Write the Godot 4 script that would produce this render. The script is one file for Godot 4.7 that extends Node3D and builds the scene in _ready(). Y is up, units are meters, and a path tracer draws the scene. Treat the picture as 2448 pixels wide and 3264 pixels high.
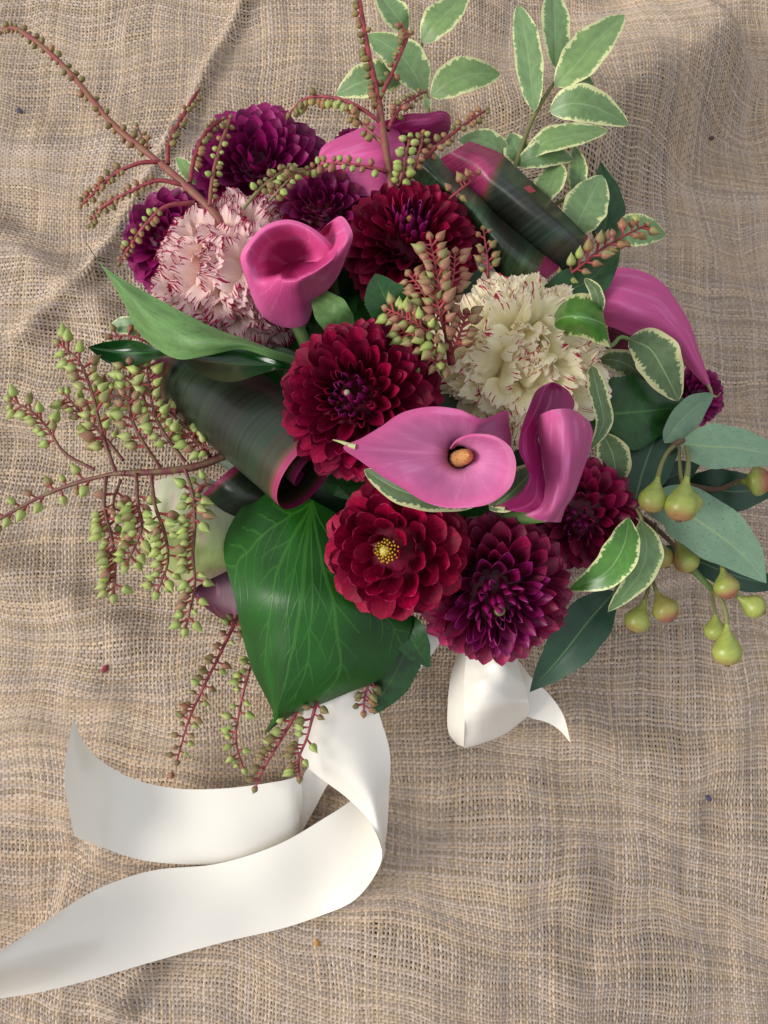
extends Node3D
# A bridal bouquet of dahlias, carnations and calla lilies on a sheet of burlap, seen from above.

const CAM_DIST := 0.60
const PITCH := 78.0
const FOV := 60.0
var FPX := 1632.0 / tan(deg_to_rad(FOV * 0.5))     # pixels of the photograph per unit of tangent
var cam_pos := Vector3.ZERO
var cam_basis := Basis()
var rng := RandomNumberGenerator.new()
var n_lo := FastNoiseLite.new()
var n_mid := FastNoiseLite.new()
var n_hi := FastNoiseLite.new()
var M := {}            # materials
var used := {}         # how often a name was given
var BIND := Vector3(0.0, 0.05, 0.03)   # where the stems are tied


# ------------------------------------------------------------------ small tools

func nums(s: String) -> PackedFloat32Array:
	return PackedFloat32Array(Array(s.split(" ", false)).map(func(a): return float(a)))

func trip(s: String) -> Array:
	var f := nums(s)
	var out := []
	for i in range(0, f.size() - 2, 3):
		out.append(Vector3(f[i], f[i + 1], f[i + 2]))
	return out

# the point at height h (mm) above the burlap seen along a direction of view
func P(x: float, y: float, h: float) -> Vector3:
	var d := cam_basis * Vector3((x - 1224.0) / FPX, -(y - 1632.0) / FPX, -1.0)
	var p := cam_pos + d * ((h * 0.001 - cam_pos.y) / d.y)
	if h < 60.0 and h != 0.0:      # low things follow the folds of the cloth
		var lift := (swell(p.x, p.z) + 0.005) * (1.0 - sm(30.0, 60.0, h))
		p = cam_pos + d * ((h * 0.001 + lift - cam_pos.y) / d.y)
	return p

func PV(v: Vector3) -> Vector3:
	return P(v.x, v.y, v.z)

func mpp(p: Vector3) -> float:      # metres per photo pixel at a point
	return -(cam_basis.inverse() * (p - cam_pos)).z / FPX

func cr(p0: Vector3, p1: Vector3, p2: Vector3, p3: Vector3, t: float) -> Vector3:
	var t2 := t * t
	var t3 := t2 * t
	return 0.5 * ((2.0 * p1) + (p2 - p0) * t + (2.0 * p0 - 5.0 * p1 + 4.0 * p2 - p3) * t2 + (3.0 * p1 - p0 - 3.0 * p2 + p3) * t3)

func spline(pts: Array, t: float) -> Vector3:    # t from 0 to 1 over the whole list
	var n := pts.size()
	if n == 1:
		return pts[0]
	var f := clampf(t, 0.0, 1.0) * (n - 1)
	var i := mini(int(f), n - 2)
	var a: Vector3 = pts[i]
	var b: Vector3 = pts[i + 1]
	var pre: Vector3 = pts[i - 1] if i > 0 else a * 2.0 - b
	var post: Vector3 = pts[i + 2] if i + 2 < n else b * 2.0 - a
	return cr(pre, a, b, post, f - i)

func sample(pts: Array, n: int) -> Array:
	var out := []
	for i in n:
		out.append(spline(pts, float(i) / (n - 1)))
	return out

func path3(s: String, n: int) -> Array:          # photo path -> world points
	return sample(trip(s), n).map(func(v): return PV(v))

func sm(a: float, b: float, x: float) -> float:
	return smoothstep(a, b, x)

func lin(r: float, g: float, b: float) -> Color:
	return Color(r, g, b).linear_to_srgb()

# a sheet of nu x nv points as one smooth mesh (uv: u across, v along)
func grid(pts: PackedVector3Array, nu: int, nv: int, cols := PackedColorArray(), closed := false) -> ArrayMesh:
	var nrm := PackedVector3Array()
	nrm.resize(pts.size())
	var uv := PackedVector2Array()
	uv.resize(pts.size())
	var idx := PackedInt32Array()
	for j in nv:
		for i in nu:
			uv[j * nu + i] = Vector2(float(i) / (nu - 1), float(j) / (nv - 1))
	for j in nv - 1:
		for i in nu - 1:
			var a := j * nu + i
			var b := a + 1
			var c := a + nu
			var d := c + 1
			idx.append_array([a, b, c, b, d, c])
			var f := (pts[c] - pts[b]).cross(pts[d] - pts[a])
			nrm[a] += f
			nrm[b] += f
			nrm[c] += f
			nrm[d] += f
	if closed:
		for j in nv:
			var s := nrm[j * nu] + nrm[j * nu + nu - 1]
			nrm[j * nu] = s
			nrm[j * nu + nu - 1] = s
	for k in nrm.size():
		nrm[k] = nrm[k].normalized() if nrm[k].length_squared() > 1e-24 else Vector3.UP
	# the winding of the indices above: its front is (c - a) x (b - a)
	var test := (pts[nu] - pts[0]).cross(pts[1] - pts[0])
	for k in range(0, pts.size() - nu - 1, maxi(1, pts.size() / 9)):
		if (k % nu) < nu - 1:
			test = (pts[k + nu] - pts[k]).cross(pts[k + 1] - pts[k])
			if test.length_squared() > 1e-18:
				if test.dot(nrm[k]) < 0.0:
					for q in nrm.size():
						nrm[q] = -nrm[q]
				break
	var arr := []
	arr.resize(Mesh.ARRAY_MAX)
	arr[Mesh.ARRAY_VERTEX] = pts
	arr[Mesh.ARRAY_NORMAL] = nrm
	arr[Mesh.ARRAY_TEX_UV] = uv
	arr[Mesh.ARRAY_INDEX] = idx
	if cols.size():
		arr[Mesh.ARRAY_COLOR] = cols
	var m := ArrayMesh.new()
	m.add_surface_from_arrays(Mesh.PRIMITIVE_TRIANGLES, arr)
	return m

# several meshes as one
func joined(list: Array) -> ArrayMesh:
	var st := SurfaceTool.new()
	st.begin(Mesh.PRIMITIVE_TRIANGLES)
	for m in list:
		if m is Array:
			st.append_from(m[0], 0, m[1])
		else:
			st.append_from(m, 0, Transform3D())
	return st.commit()

func numbered(called: String) -> String:
	used[called] = used.get(called, -1) + 1
	return called if used[called] == 0 else "%s_%03d" % [called, used[called]]

func thing(called: String, label: String, category: String, at: Vector3, group := "") -> Node3D:
	var o := Node3D.new()
	o.name = numbered(called)
	add_child(o)
	o.position = at
	o.set_meta("label", label)
	o.set_meta("category", category)
	if group != "":
		o.set_meta("group", group)
	return o

var kids := {}
func put(mesh: Mesh, called: String, m: Material, parent: Node3D, xf := Transform3D()) -> MeshInstance3D:
	var o := MeshInstance3D.new()
	var key := str(parent.get_instance_id()) + called
	kids[key] = kids.get(key, -1) + 1
	o.name = called if kids[key] == 0 else "%s_%03d" % [called, kids[key]]
	o.mesh = mesh
	o.material_override = m
	o.transform = xf
	parent.add_child(o, true)
	return o

func root_of(n: Node3D) -> Vector3:
	var p: Node = n
	var at := Vector3.ZERO
	while p != self:
		at += (p as Node3D).position
		p = p.get_parent()
	return at

# a world-space sheet put under a thing
func sheet(pts: PackedVector3Array, nu: int, nv: int, called: String, m: Material, parent: Node3D, cols := PackedColorArray(), closed := false) -> MeshInstance3D:
	var at := root_of(parent)
	for i in pts.size():
		pts[i] -= at
	return put(grid(pts, nu, nv, cols, closed), called, m, parent)

func frames(pts: Array) -> Array:      # tangent, side, up (towards the eye) at each point
	var out := []
	for i in pts.size():
		var a: Vector3 = pts[maxi(i - 1, 0)]
		var b: Vector3 = pts[mini(i + 1, pts.size() - 1)]
		var t := (b - a).normalized()
		var up := (cam_basis.z - t * cam_basis.z.dot(t)).normalized()
		out.append([t, t.cross(up), up])
	return out

func tube_mesh(pts: Array, r0: float, r1: float, sides := 7, knob := 0.0) -> ArrayMesh:
	var fr := frames(pts)
	var v := PackedVector3Array()
	var n := pts.size()
	for i in n + 1:
		var k := mini(i, n - 1)
		var t := float(k) / (n - 1)
		var r := lerpf(r0, r1, t) * (1.0 + knob * n_hi.get_noise_2d(i * 37.0, r0 * 1e5))
		if i == n:
			r = 1e-5
		for s in sides + 1:
			var a := TAU * s / sides
			v.append(pts[k] + (fr[k][1] * cos(a) + fr[k][2] * sin(a)) * r)
	return grid(v, sides + 1, n + 1, PackedColorArray(), true)

func tube(pts: Array, r0: float, r1: float, called: String, m: Material, parent: Node3D, sides := 7, knob := 0.0) -> MeshInstance3D:
	var at := root_of(parent)
	var loc := pts.map(func(p): return p - at)
	return put(tube_mesh(loc, r0, r1, sides, knob), called, m, parent)

# ring profile [y, r] turned round y, colours per ring
func lathe(prof: Array, sides: int, colf: Callable, rib := 0.0, ribs := 5) -> ArrayMesh:
	var v := PackedVector3Array()
	var c := PackedColorArray()
	for j in prof.size():
		for s in sides + 1:
			var a := TAU * s / sides
			var r: float = maxf(prof[j][1], 1e-4) * (1.0 + rib * cos(a * ribs))
			v.append(Vector3(cos(a) * r, prof[j][0], sin(a) * r))
			c.append(colf.call(prof[j][0], a))
	return grid(v, sides + 1, prof.size(), c, true)

# ------------------------------------------------------------------ textures and materials

func tex(w: int, h: int, f: Callable) -> ImageTexture:
	var im := Image.create(w, h, false, Image.FORMAT_RGB8)
	for y in h:
		for x in w:
			im.set_pixel(x, y, f.call((x + 0.5) / w, (y + 0.5) / h))
	return ImageTexture.create_from_image(im)

func mat(called: String, col: Color, t: Texture2D, rough: float, spec := 0.5, back := Color.BLACK, bump := 0.0) -> StandardMaterial3D:
	var m := StandardMaterial3D.new()
	m.resource_name = called
	m.albedo_color = col
	if t:
		m.albedo_texture = t
	m.roughness = rough
	m.metallic_specular = spec
	m.texture_repeat = false
	m.cull_mode = BaseMaterial3D.CULL_DISABLED
	if back != Color.BLACK:
		m.backlight_enabled = true
		m.backlight = back
	if t and bump != 0.0:
		m.heightmap_enabled = true
		m.heightmap_texture = t
		m.heightmap_scale = bump
	M[called] = m
	return m

func vmat(called: String, rough: float, spec := 0.5) -> StandardMaterial3D:
	var m := mat(called, Color.WHITE, null, rough, spec)
	m.vertex_color_use_as_albedo = true
	return m

func petal_tex(base: Color, body: Color, edge: Color, sd: float) -> ImageTexture:
	return tex(40, 64, func(u, v):
		var c: Color = base.lerp(body, sm(0.1, 0.75, v))
		var streak := n_hi.get_noise_2d(u * 900.0 + sd * 77.0, v * 60.0)
		c = c.lerp(edge, clampf(sm(0.72, 1.0, absf(u - 0.5) * 2.0) * 0.5 + sm(0.9, 1.0, v) * 0.5, 0.0, 1.0))
		return c * (1.0 + 0.34 * streak + 0.14 * n_mid.get_noise_2d(u * 90.0, v * 90.0 + sd * 31.0)))

func leaf_tex(body: Color, vein: Color, sides: int, strength: float, mottle: float, sd: float, midrib := 1.0) -> ImageTexture:
	return tex(128, 224, func(u, v):
		var c := body * (1.0 + mottle * n_mid.get_noise_2d(u * 140.0 + sd * 60.0, v * 260.0) + 0.08 * n_hi.get_noise_2d(u * 800.0, v * 1600.0 + sd))
		var d: float = absf(u - 0.5) * 2.0
		var ph: float = v * sides - d * 1.9 + 0.35 * n_lo.get_noise_2d(u * 200.0, v * 200.0 + sd)
		var k: float = absf(ph - roundf(ph))
		var s: float = (1.0 - sm(0.02, 0.09, k)) * strength * (1.0 - 0.5 * d)
		s = maxf(s, (1.0 - sm(0.015, 0.05, d * (0.45 + v))) * 0.85 * midrib)
		c = c.lerp(vein, clampf(s, 0.0, 1.0))
		return c.lerp(Color(0.2, 0.17, 0.08), sm(0.5, 0.6, n_hi.get_noise_2d(u * 330.0 + sd * 70.0, v * 620.0)) * 0.55))

func variegated_tex(body: Color, cream: Color, wide: float, sd: float) -> ImageTexture:
	return tex(128, 224, func(u, v):
		var c := body * (1.0 + 0.11 * n_mid.get_noise_2d(u * 120.0 + sd * 60.0, v * 240.0))
		var d: float = absf(u - 0.5) * 2.0
		c = c.lerp(Color(0.58, 0.68, 0.48), (1.0 - sm(0.015, 0.05, d)) * 0.7)
		var ph: float = v * 9.0 - d * 2.2
		c = c.lerp(Color(0.5, 0.62, 0.42), (1.0 - sm(0.02, 0.08, absf(ph - roundf(ph)))) * 0.16)
		c = c.lerp(Color(0.3, 0.3, 0.16), sm(0.5, 0.62, n_hi.get_noise_2d(u * 300.0 + sd * 50.0, v * 560.0)) * 0.4)
		var jag: float = n_hi.get_noise_2d(v * 420.0 + sd * 91.0, (u - 0.5) * 90.0 + sd) * 0.17 + n_mid.get_noise_2d(v * 160.0, signf(u - 0.5) * 40.0 + sd * 13.0) * 0.16
		var e: float = 1.0 - wide + jag
		c = c.lerp(Color(0.66, 0.74, 0.5), sm(e - 0.05, e - 0.03, d) * 0.55)
		return c.lerp(cream, sm(e, e + 0.02, d)))

func streaky_tex(ground_a: Color, ground_b: Color, red: Color, many: int, sd: int) -> ImageTexture:
	var r := RandomNumberGenerator.new()
	r.seed = sd
	var lines := []
	for i in many:
		lines.append([r.randf(), r.randf_range(0.004, 0.022), r.randf_range(0.5, 1.0) if i % 3 else r.randf_range(0.72, 0.9), 1.02 if r.randf() < 0.8 else 0.93])
	return tex(128, 128, func(u, v):
		var c := ground_a.lerp(ground_b, clampf(v * 0.9 + 0.3 * n_lo.get_noise_2d(u * 120.0 + sd, v * 120.0), 0.0, 1.0))
		c = c * (1.0 + 0.07 * n_hi.get_noise_2d(u * 900.0, v * 80.0 + sd))
		var hit := 0.0
		for l in lines:
			var w: float = l[1] * sm(l[2], l[2] + 0.2, v)
			if v > l[2] and v < l[3] and absf(u - l[0] - 0.012 * sin(v * 9.0)) < w:
				hit = 0.9
		if v > (0.966 if many > 20 else 0.978) + 0.015 * n_hi.get_noise_1d(u * 500.0 + sd):
			hit = maxf(hit, 0.75 if n_mid.get_noise_1d(u * 260.0 + sd * 3.0) > (-0.08 if many > 20 else 0.1) else 0.0)
		return c.lerp(red, hit))

func calla_tex(throat: Color, body: Color, rim: Color, sd: float) -> ImageTexture:
	return tex(192, 96, func(u, v):
		var c := throat.lerp(body, sm(0.12, 0.5, v)).lerp(rim, sm(0.6, 1.0, v) * 0.8)
		var ln: float = n_hi.get_noise_2d(u * 1100.0 + sd * 50.0, v * 40.0)
		var soft: float = n_mid.get_noise_2d(u * 160.0 + sd * 20.0, v * 60.0)
		c = c * (1.0 + 0.05 * ln + 0.1 * soft)
		c = c.lerp(Color(0.86, 0.6, 0.76), clampf((soft - 0.28) * 1.3, 0.0, 0.3))
		var q: float = u * 16.0 + 0.5 * n_lo.get_noise_2d(u * 300.0, v * 100.0 + sd * 40.0)
		var vein := (1.0 - sm(0.012, 0.05, absf(q - roundf(q)))) * sm(0.1, 0.4, v) * (1.0 - sm(0.75, 0.98, v))
		return c.lerp(Color(0.92, 0.66, 0.82), vein * 0.32 * clampf(0.5 + 1.6 * n_lo.get_noise_2d(roundf(q) * 70.0, sd * 90.0), 0.0, 1.0)))

func ti_tex(pink0: float, pink1: float, sd: float, slant := 0.0, tone := Color(0.14, 0.2, 0.13)) -> ImageTexture:
	return tex(96, 224, func(u, v):
		var g := tone.lerp(Color(0.13, 0.125, 0.1), 0.5 + 0.9 * n_lo.get_noise_2d(u * 60.0 + sd, v * 200.0))
		g = g * (1.0 + 0.34 * n_hi.get_noise_2d(v * 900.0 + sd * 40.0, u * 9.0) + 0.16 * n_mid.get_noise_2d(v * 300.0, u * 12.0 + sd))
		var bz: float = sm(0.25, 0.45, n_mid.get_noise_2d(v * 130.0 + sd * 9.0, u * 8.0))
		g = g.lerp(Color(0.32, 0.24, 0.18), bz * 0.4)
		var w: float = v + slant * (u - 0.5) + 0.012 * n_mid.get_noise_2d(u * 100.0, sd)
		var a := sm(1.0 - pink1 - 0.012, 1.0 - pink1 + 0.004, w)
		var o := sm(1.0 - pink1 - 0.05, 1.0 - pink1, w)
		if pink0 > 0.0:
			a = maxf(a, 1.0 - sm(pink0 - 0.012, pink0 + 0.004, w))
			o = maxf(o, 1.0 - sm(pink0, pink0 + 0.06, w))
		g = g.lerp(Color(0.55, 0.32, 0.25), o * 0.7)
		var pk := Color(0.62, 0.2, 0.37) * (1.0 + 0.22 * n_hi.get_noise_2d(v * 900.0, u * 20.0))
		if slant > 0.0 and absf(v - 0.5) < 0.022 and absf(u - 0.8) < 0.09:
			g = Color(0.72, 0.2, 0.3)
		return g.lerp(pk, a))

func ivy_tex() -> ImageTexture:
	var ends := [Vector2(0.02, 0.27), Vector2(0.16, 0.5), Vector2(0.5, 1.0), Vector2(0.86, 0.66), Vector2(0.99, 0.36), Vector2(0.32, 0.78), Vector2(0.68, 0.86)]
	var b := Vector2(0.5, 0.0)
	var segs := []
	for i in ends.size():
		var e: Vector2 = ends[i]
		segs.append([b, e, 0.012 if i == 2 else 0.009 if i in [1, 3] else 0.005])
		for k in 5:
			var t := 0.28 + 0.15 * k
			var q := b.lerp(e, t)
			var d := (e - b).normalized()
			for s in [-1.0, 1.0]:
				segs.append([q, q + d.rotated(s * 0.6) * 0.2 * (1.1 - t * 0.7), 0.0026])
	return tex(256, 256, func(u, v):
		var p := Vector2(u + 0.01 * n_mid.get_noise_2d(u * 200.0, v * 200.0), v + 0.01 * n_mid.get_noise_2d(u * 200.0 + 99.0, v * 200.0))
		var c := Color(0.085, 0.3, 0.045) * (1.0 + 0.28 * n_mid.get_noise_2d(u * 90.0, v * 90.0) + 0.1 * n_hi.get_noise_2d(u * 900.0, v * 900.0))
		var hit := 0.0
		for s in segs:
			var ab: Vector2 = s[1] - s[0]
			var t := clampf((p - s[0]).dot(ab) / ab.length_squared(), 0.0, 1.0)
			var d: float = p.distance_to(s[0] + ab * t)
			var w: float = s[2] * (1.25 - 0.7 * t)
			hit = maxf(hit, 1.0 - sm(w * 0.5, w * 1.4, d))
		return c.lerp(Color(0.24, 0.45, 0.15), hit * 0.62))

func make_materials() -> void:
	# dahlias: three tones of each so that neighbours differ
	var tones := {
		"crimson": [Color(0.43, 0.0, 0.15), Color(0.49, 0.015, 0.19), Color(0.55, 0.05, 0.28)],
		"scarlet": [Color(0.47, 0.0, 0.15), Color(0.54, 0.02, 0.19), Color(0.6, 0.06, 0.29)],
		"purple": [Color(0.44, 0.0, 0.26), Color(0.56, 0.03, 0.37), Color(0.66, 0.16, 0.54)],
		"wine": [Color(0.42, 0.0, 0.17), Color(0.55, 0.03, 0.26), Color(0.64, 0.12, 0.44)],
	}
	for k in tones:
		var c: Array = tones[k]
		for i in 3:
			var f := [0.86, 1.0, 1.14][i] as float
			mat(k + str(i), Color.WHITE, petal_tex(c[0] * f, c[1] * f, c[2] * f, i * 3.0 + k.length()), 0.5, 0.5 if k == "wine" or k == "purple" else 0.3, Color(0.4, 0.4, 0.4))
	for i in 2:
		mat("violet_heart%d" % i, Color.WHITE, petal_tex(Color(0.38, 0.0, 0.18), Color(0.52, 0.05, 0.35), Color(0.64, 0.18, 0.52), 40.0 + i), 0.42, 0.5)
	mat("core", lin(0.035, 0.002, 0.01), null, 0.8)
	mat("pink_core", lin(0.72, 0.5, 0.44), null, 0.8, 0.2)
	mat("cream_core", lin(0.7, 0.62, 0.4), null, 0.8, 0.2)
	for i in 3:
		mat("pink_carnation%d" % i, Color.WHITE, streaky_tex(Color(0.96, 0.84, 0.76), Color(0.99, 0.87, 0.87), Color(0.6, 0.07, 0.24), 42, 500 + i), 0.75, 0.3, Color(0.85, 0.85, 0.85))
		mat("cream_carnation%d" % i, Color.WHITE, streaky_tex(Color(0.98, 0.94, 0.74), Color(1.0, 0.97, 0.86), Color(0.68, 0.1, 0.24), 12, 600 + i), 0.75, 0.3, Color(0.85, 0.85, 0.85))
	mat("calla_pink", Color.WHITE, calla_tex(Color(0.7, 0.18, 0.42), Color(0.8, 0.29, 0.52), Color(0.87, 0.42, 0.64), 1.0), 0.5, 0.45, Color(0.25, 0.25, 0.25), 0.04)
	mat("calla_mauve", Color.WHITE, calla_tex(Color(0.3, 0.22, 0.26), Color(0.77, 0.45, 0.63), Color(0.72, 0.26, 0.48), 2.0), 0.5, 0.45, Color(0.25, 0.25, 0.25), 0.04)
	mat("calla_fold", Color.WHITE, calla_tex(Color(0.78, 0.36, 0.56), Color(0.74, 0.32, 0.53), Color(0.7, 0.3, 0.5), 3.0), 0.52, 0.45, Color(0.2, 0.2, 0.2), 0.04)
	mat("calla_rose", Color.WHITE, calla_tex(Color(0.82, 0.34, 0.58), Color(0.82, 0.34, 0.58), Color(0.76, 0.3, 0.54), 4.0), 0.5, 0.45, Color(0.25, 0.25, 0.25), 0.04)
	mat("calla_deep", Color.WHITE, calla_tex(Color(0.5, 0.05, 0.3), Color(0.56, 0.08, 0.34), Color(0.6, 0.14, 0.38), 5.0), 0.45, 0.5)
	mat("calla_green", Color.WHITE, calla_tex(Color(0.82, 0.84, 0.72), Color(0.7, 0.77, 0.48), Color(0.78, 0.66, 0.64), 6.0), 0.5, 0.5, Color(0.3, 0.3, 0.3))
	mat("calla_plum", Color.WHITE, calla_tex(Color(0.3, 0.1, 0.2), Color(0.36, 0.14, 0.24), Color(0.5, 0.4, 0.24), 7.0), 0.5)
	mat("calla_tip", lin(0.42, 0.46, 0.2), null, 0.5)
	mat("spadix", Color.WHITE, tex(48, 96, func(u, v): return Color(0.6, 0.46, 0.28).lerp(Color(0.82, 0.58, 0.32), v) * (0.92 + 0.5 * n_hi.get_noise_2d(u * 700.0, v * 900.0))), 0.8)
	var cream := Color(0.83, 0.84, 0.6)
	for i in 3:
		mat("variegated%d" % i, Color.WHITE, variegated_tex([Color(0.45, 0.57, 0.37), Color(0.43, 0.55, 0.35), Color(0.48, 0.6, 0.36)][i], cream, [0.13, 0.18, 0.15][i], 3.0 + i * 7.0), 0.42, 0.5, Color(0.22, 0.22, 0.22))
	mat("variegated_glossy", Color.WHITE, variegated_tex(Color(0.3, 0.5, 0.19), cream, 0.16, 40.0), 0.28, 0.5, Color(0.15, 0.15, 0.15))
	mat("variegated_dull", Color.WHITE, variegated_tex(Color(0.34, 0.42, 0.28), Color(0.74, 0.73, 0.54), 0.24, 55.0), 0.5, 0.4, Color(0.2, 0.2, 0.2))
	mat("dark_leaf", Color.WHITE, leaf_tex(Color(0.1, 0.28, 0.09), Color(0.27, 0.42, 0.19), 9, 0.3, 0.25, 1.0), 0.36, 0.5)
	mat("glossy_leaf", Color.WHITE, leaf_tex(Color(0.05, 0.23, 0.06), Color(0.2, 0.42, 0.16), 7, 0.16, 0.2, 2.0), 0.22, 0.5)
	mat("pale_back", Color.WHITE, leaf_tex(Color(0.38, 0.52, 0.3), Color(0.5, 0.64, 0.4), 8, 0.22, 0.14, 3.0, 0.3), 0.5, 0.4, Color(0.2, 0.2, 0.2))
	mat("eucalyptus_grey", Color.WHITE, leaf_tex(Color(0.47, 0.59, 0.48), Color(0.58, 0.66, 0.48), 26, 0.1, 0.05, 4.0), 0.55, 0.4)
	mat("eucalyptus_dark", Color.WHITE, leaf_tex(Color(0.12, 0.27, 0.18), Color(0.4, 0.5, 0.32), 26, 0.12, 0.1, 5.0), 0.42, 0.5)
	mat("ivy", Color.WHITE, ivy_tex(), 0.44, 0.45, Color.BLACK, 0.16)
	mat("ti_roll", Color.WHITE, ti_tex(0.07, 0.035, 1.0), 0.36, 0.5)
	mat("ti_fold", Color.WHITE, ti_tex(0.32, 0.02, 2.0, 0.2, Color(0.21, 0.27, 0.23)), 0.36, 0.5)
	mat("ti_over", Color.WHITE, ti_tex(0.0, 0.13, 3.0, 0.0, Color(0.28, 0.43, 0.28)), 0.38, 0.5)
	mat("stem_red", Color.WHITE, tex(16, 128, func(u, v): return Color(0.56, 0.27, 0.28).lerp(Color(0.5, 0.4, 0.25), clampf(0.3 + 1.2 * n_mid.get_noise_2d(u * 60.0, v * 260.0), 0.0, 0.7))), 0.6)
	mat("stem_crimson", Color.WHITE, tex(16, 128, func(u, v): return Color(0.53, 0.2, 0.23) * (1.0 + 0.4 * n_mid.get_noise_2d(u * 60.0, v * 300.0))), 0.6)
	mat("stem_plum", Color.WHITE, tex(16, 128, func(u, v): return Color(0.42, 0.19, 0.21).lerp(Color(0.46, 0.42, 0.24), clampf(0.25 + 1.3 * n_mid.get_noise_2d(u * 60.0, v * 260.0), 0.0, 0.75))), 0.6)
	mat("stem_olive", lin(0.2, 0.2, 0.07), null, 0.6)
	mat("stem_green", lin(0.13, 0.22, 0.06), null, 0.6)
	mat("stem_brown", lin(0.14, 0.08, 0.045), null, 0.7)
	mat("satin", lin(0.88, 0.835, 0.735), null, 0.26, 0.78, Color(0.2, 0.2, 0.2))
	vmat("bud", 0.5, 0.45)
	vmat("gumnut", 0.36, 0.5)
	vmat("stamen", 0.7)
	vmat("burlap", 0.95, 0.15)
	mat("ground", lin(0.15, 0.11, 0.08), null, 1.0, 0.1)

# ------------------------------------------------------------------ the setting: burlap woven thread by thread

func seg_dist(p: Vector2, a: Vector2, b: Vector2) -> Vector2:    # (signed distance to the line, place along it)
	var d := b - a
	var t := (p - a).dot(d) / d.length_squared()
	return Vector2((p - a).cross(d.normalized()), t)

var crease := []
func swell(x: float, z: float) -> float:      # the broad rise the bouquet stands on
	return -0.095 * sm(-0.02, 0.36, x) - 0.012 * sm(-0.06, -0.34, x) - 0.042 * sm(0.1, 0.42, z) - 0.012 * sm(-0.15, -0.45, z) + 0.003 * n_lo.get_noise_2d(x * 900.0, z * 900.0)

func cloth_y(x: float, z: float) -> float:
	var p := Vector2(x, z)
	var y := swell(x, z) + (0.002 * n_lo.get_noise_2d(x * 1300.0 + 50.0, z * 1300.0) + 0.0034 * n_lo.get_noise_2d(x * 1700.0 + 300.0, z * 1200.0)) * (1.0 - 0.85 * exp(-(pow(x + 0.1, 2.0) + pow(z - 0.22, 2.0)) / 0.016))
	for c in crease:
		var q := seg_dist(p, c[0], c[1])
		var fade := sm(-0.25, 0.05, q.y) * (1.0 - sm(0.95, 1.25, q.y))
		if c[3] == 0.0:      # a ridge
			y += c[2] * exp(-q.x * q.x / (c[4] * c[4])) * fade
		else:                # a step down to the far side
			y += c[2] * (1.0 - sm(-c[4], c[4], q.x)) * (1.0 - sm(0.03, 0.15, -q.x)) * fade
	return y

func ground2(x: float, y: float) -> Vector2:
	var p := P(x, y, 0.0)
	return Vector2(p.x, p.z)

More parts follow.
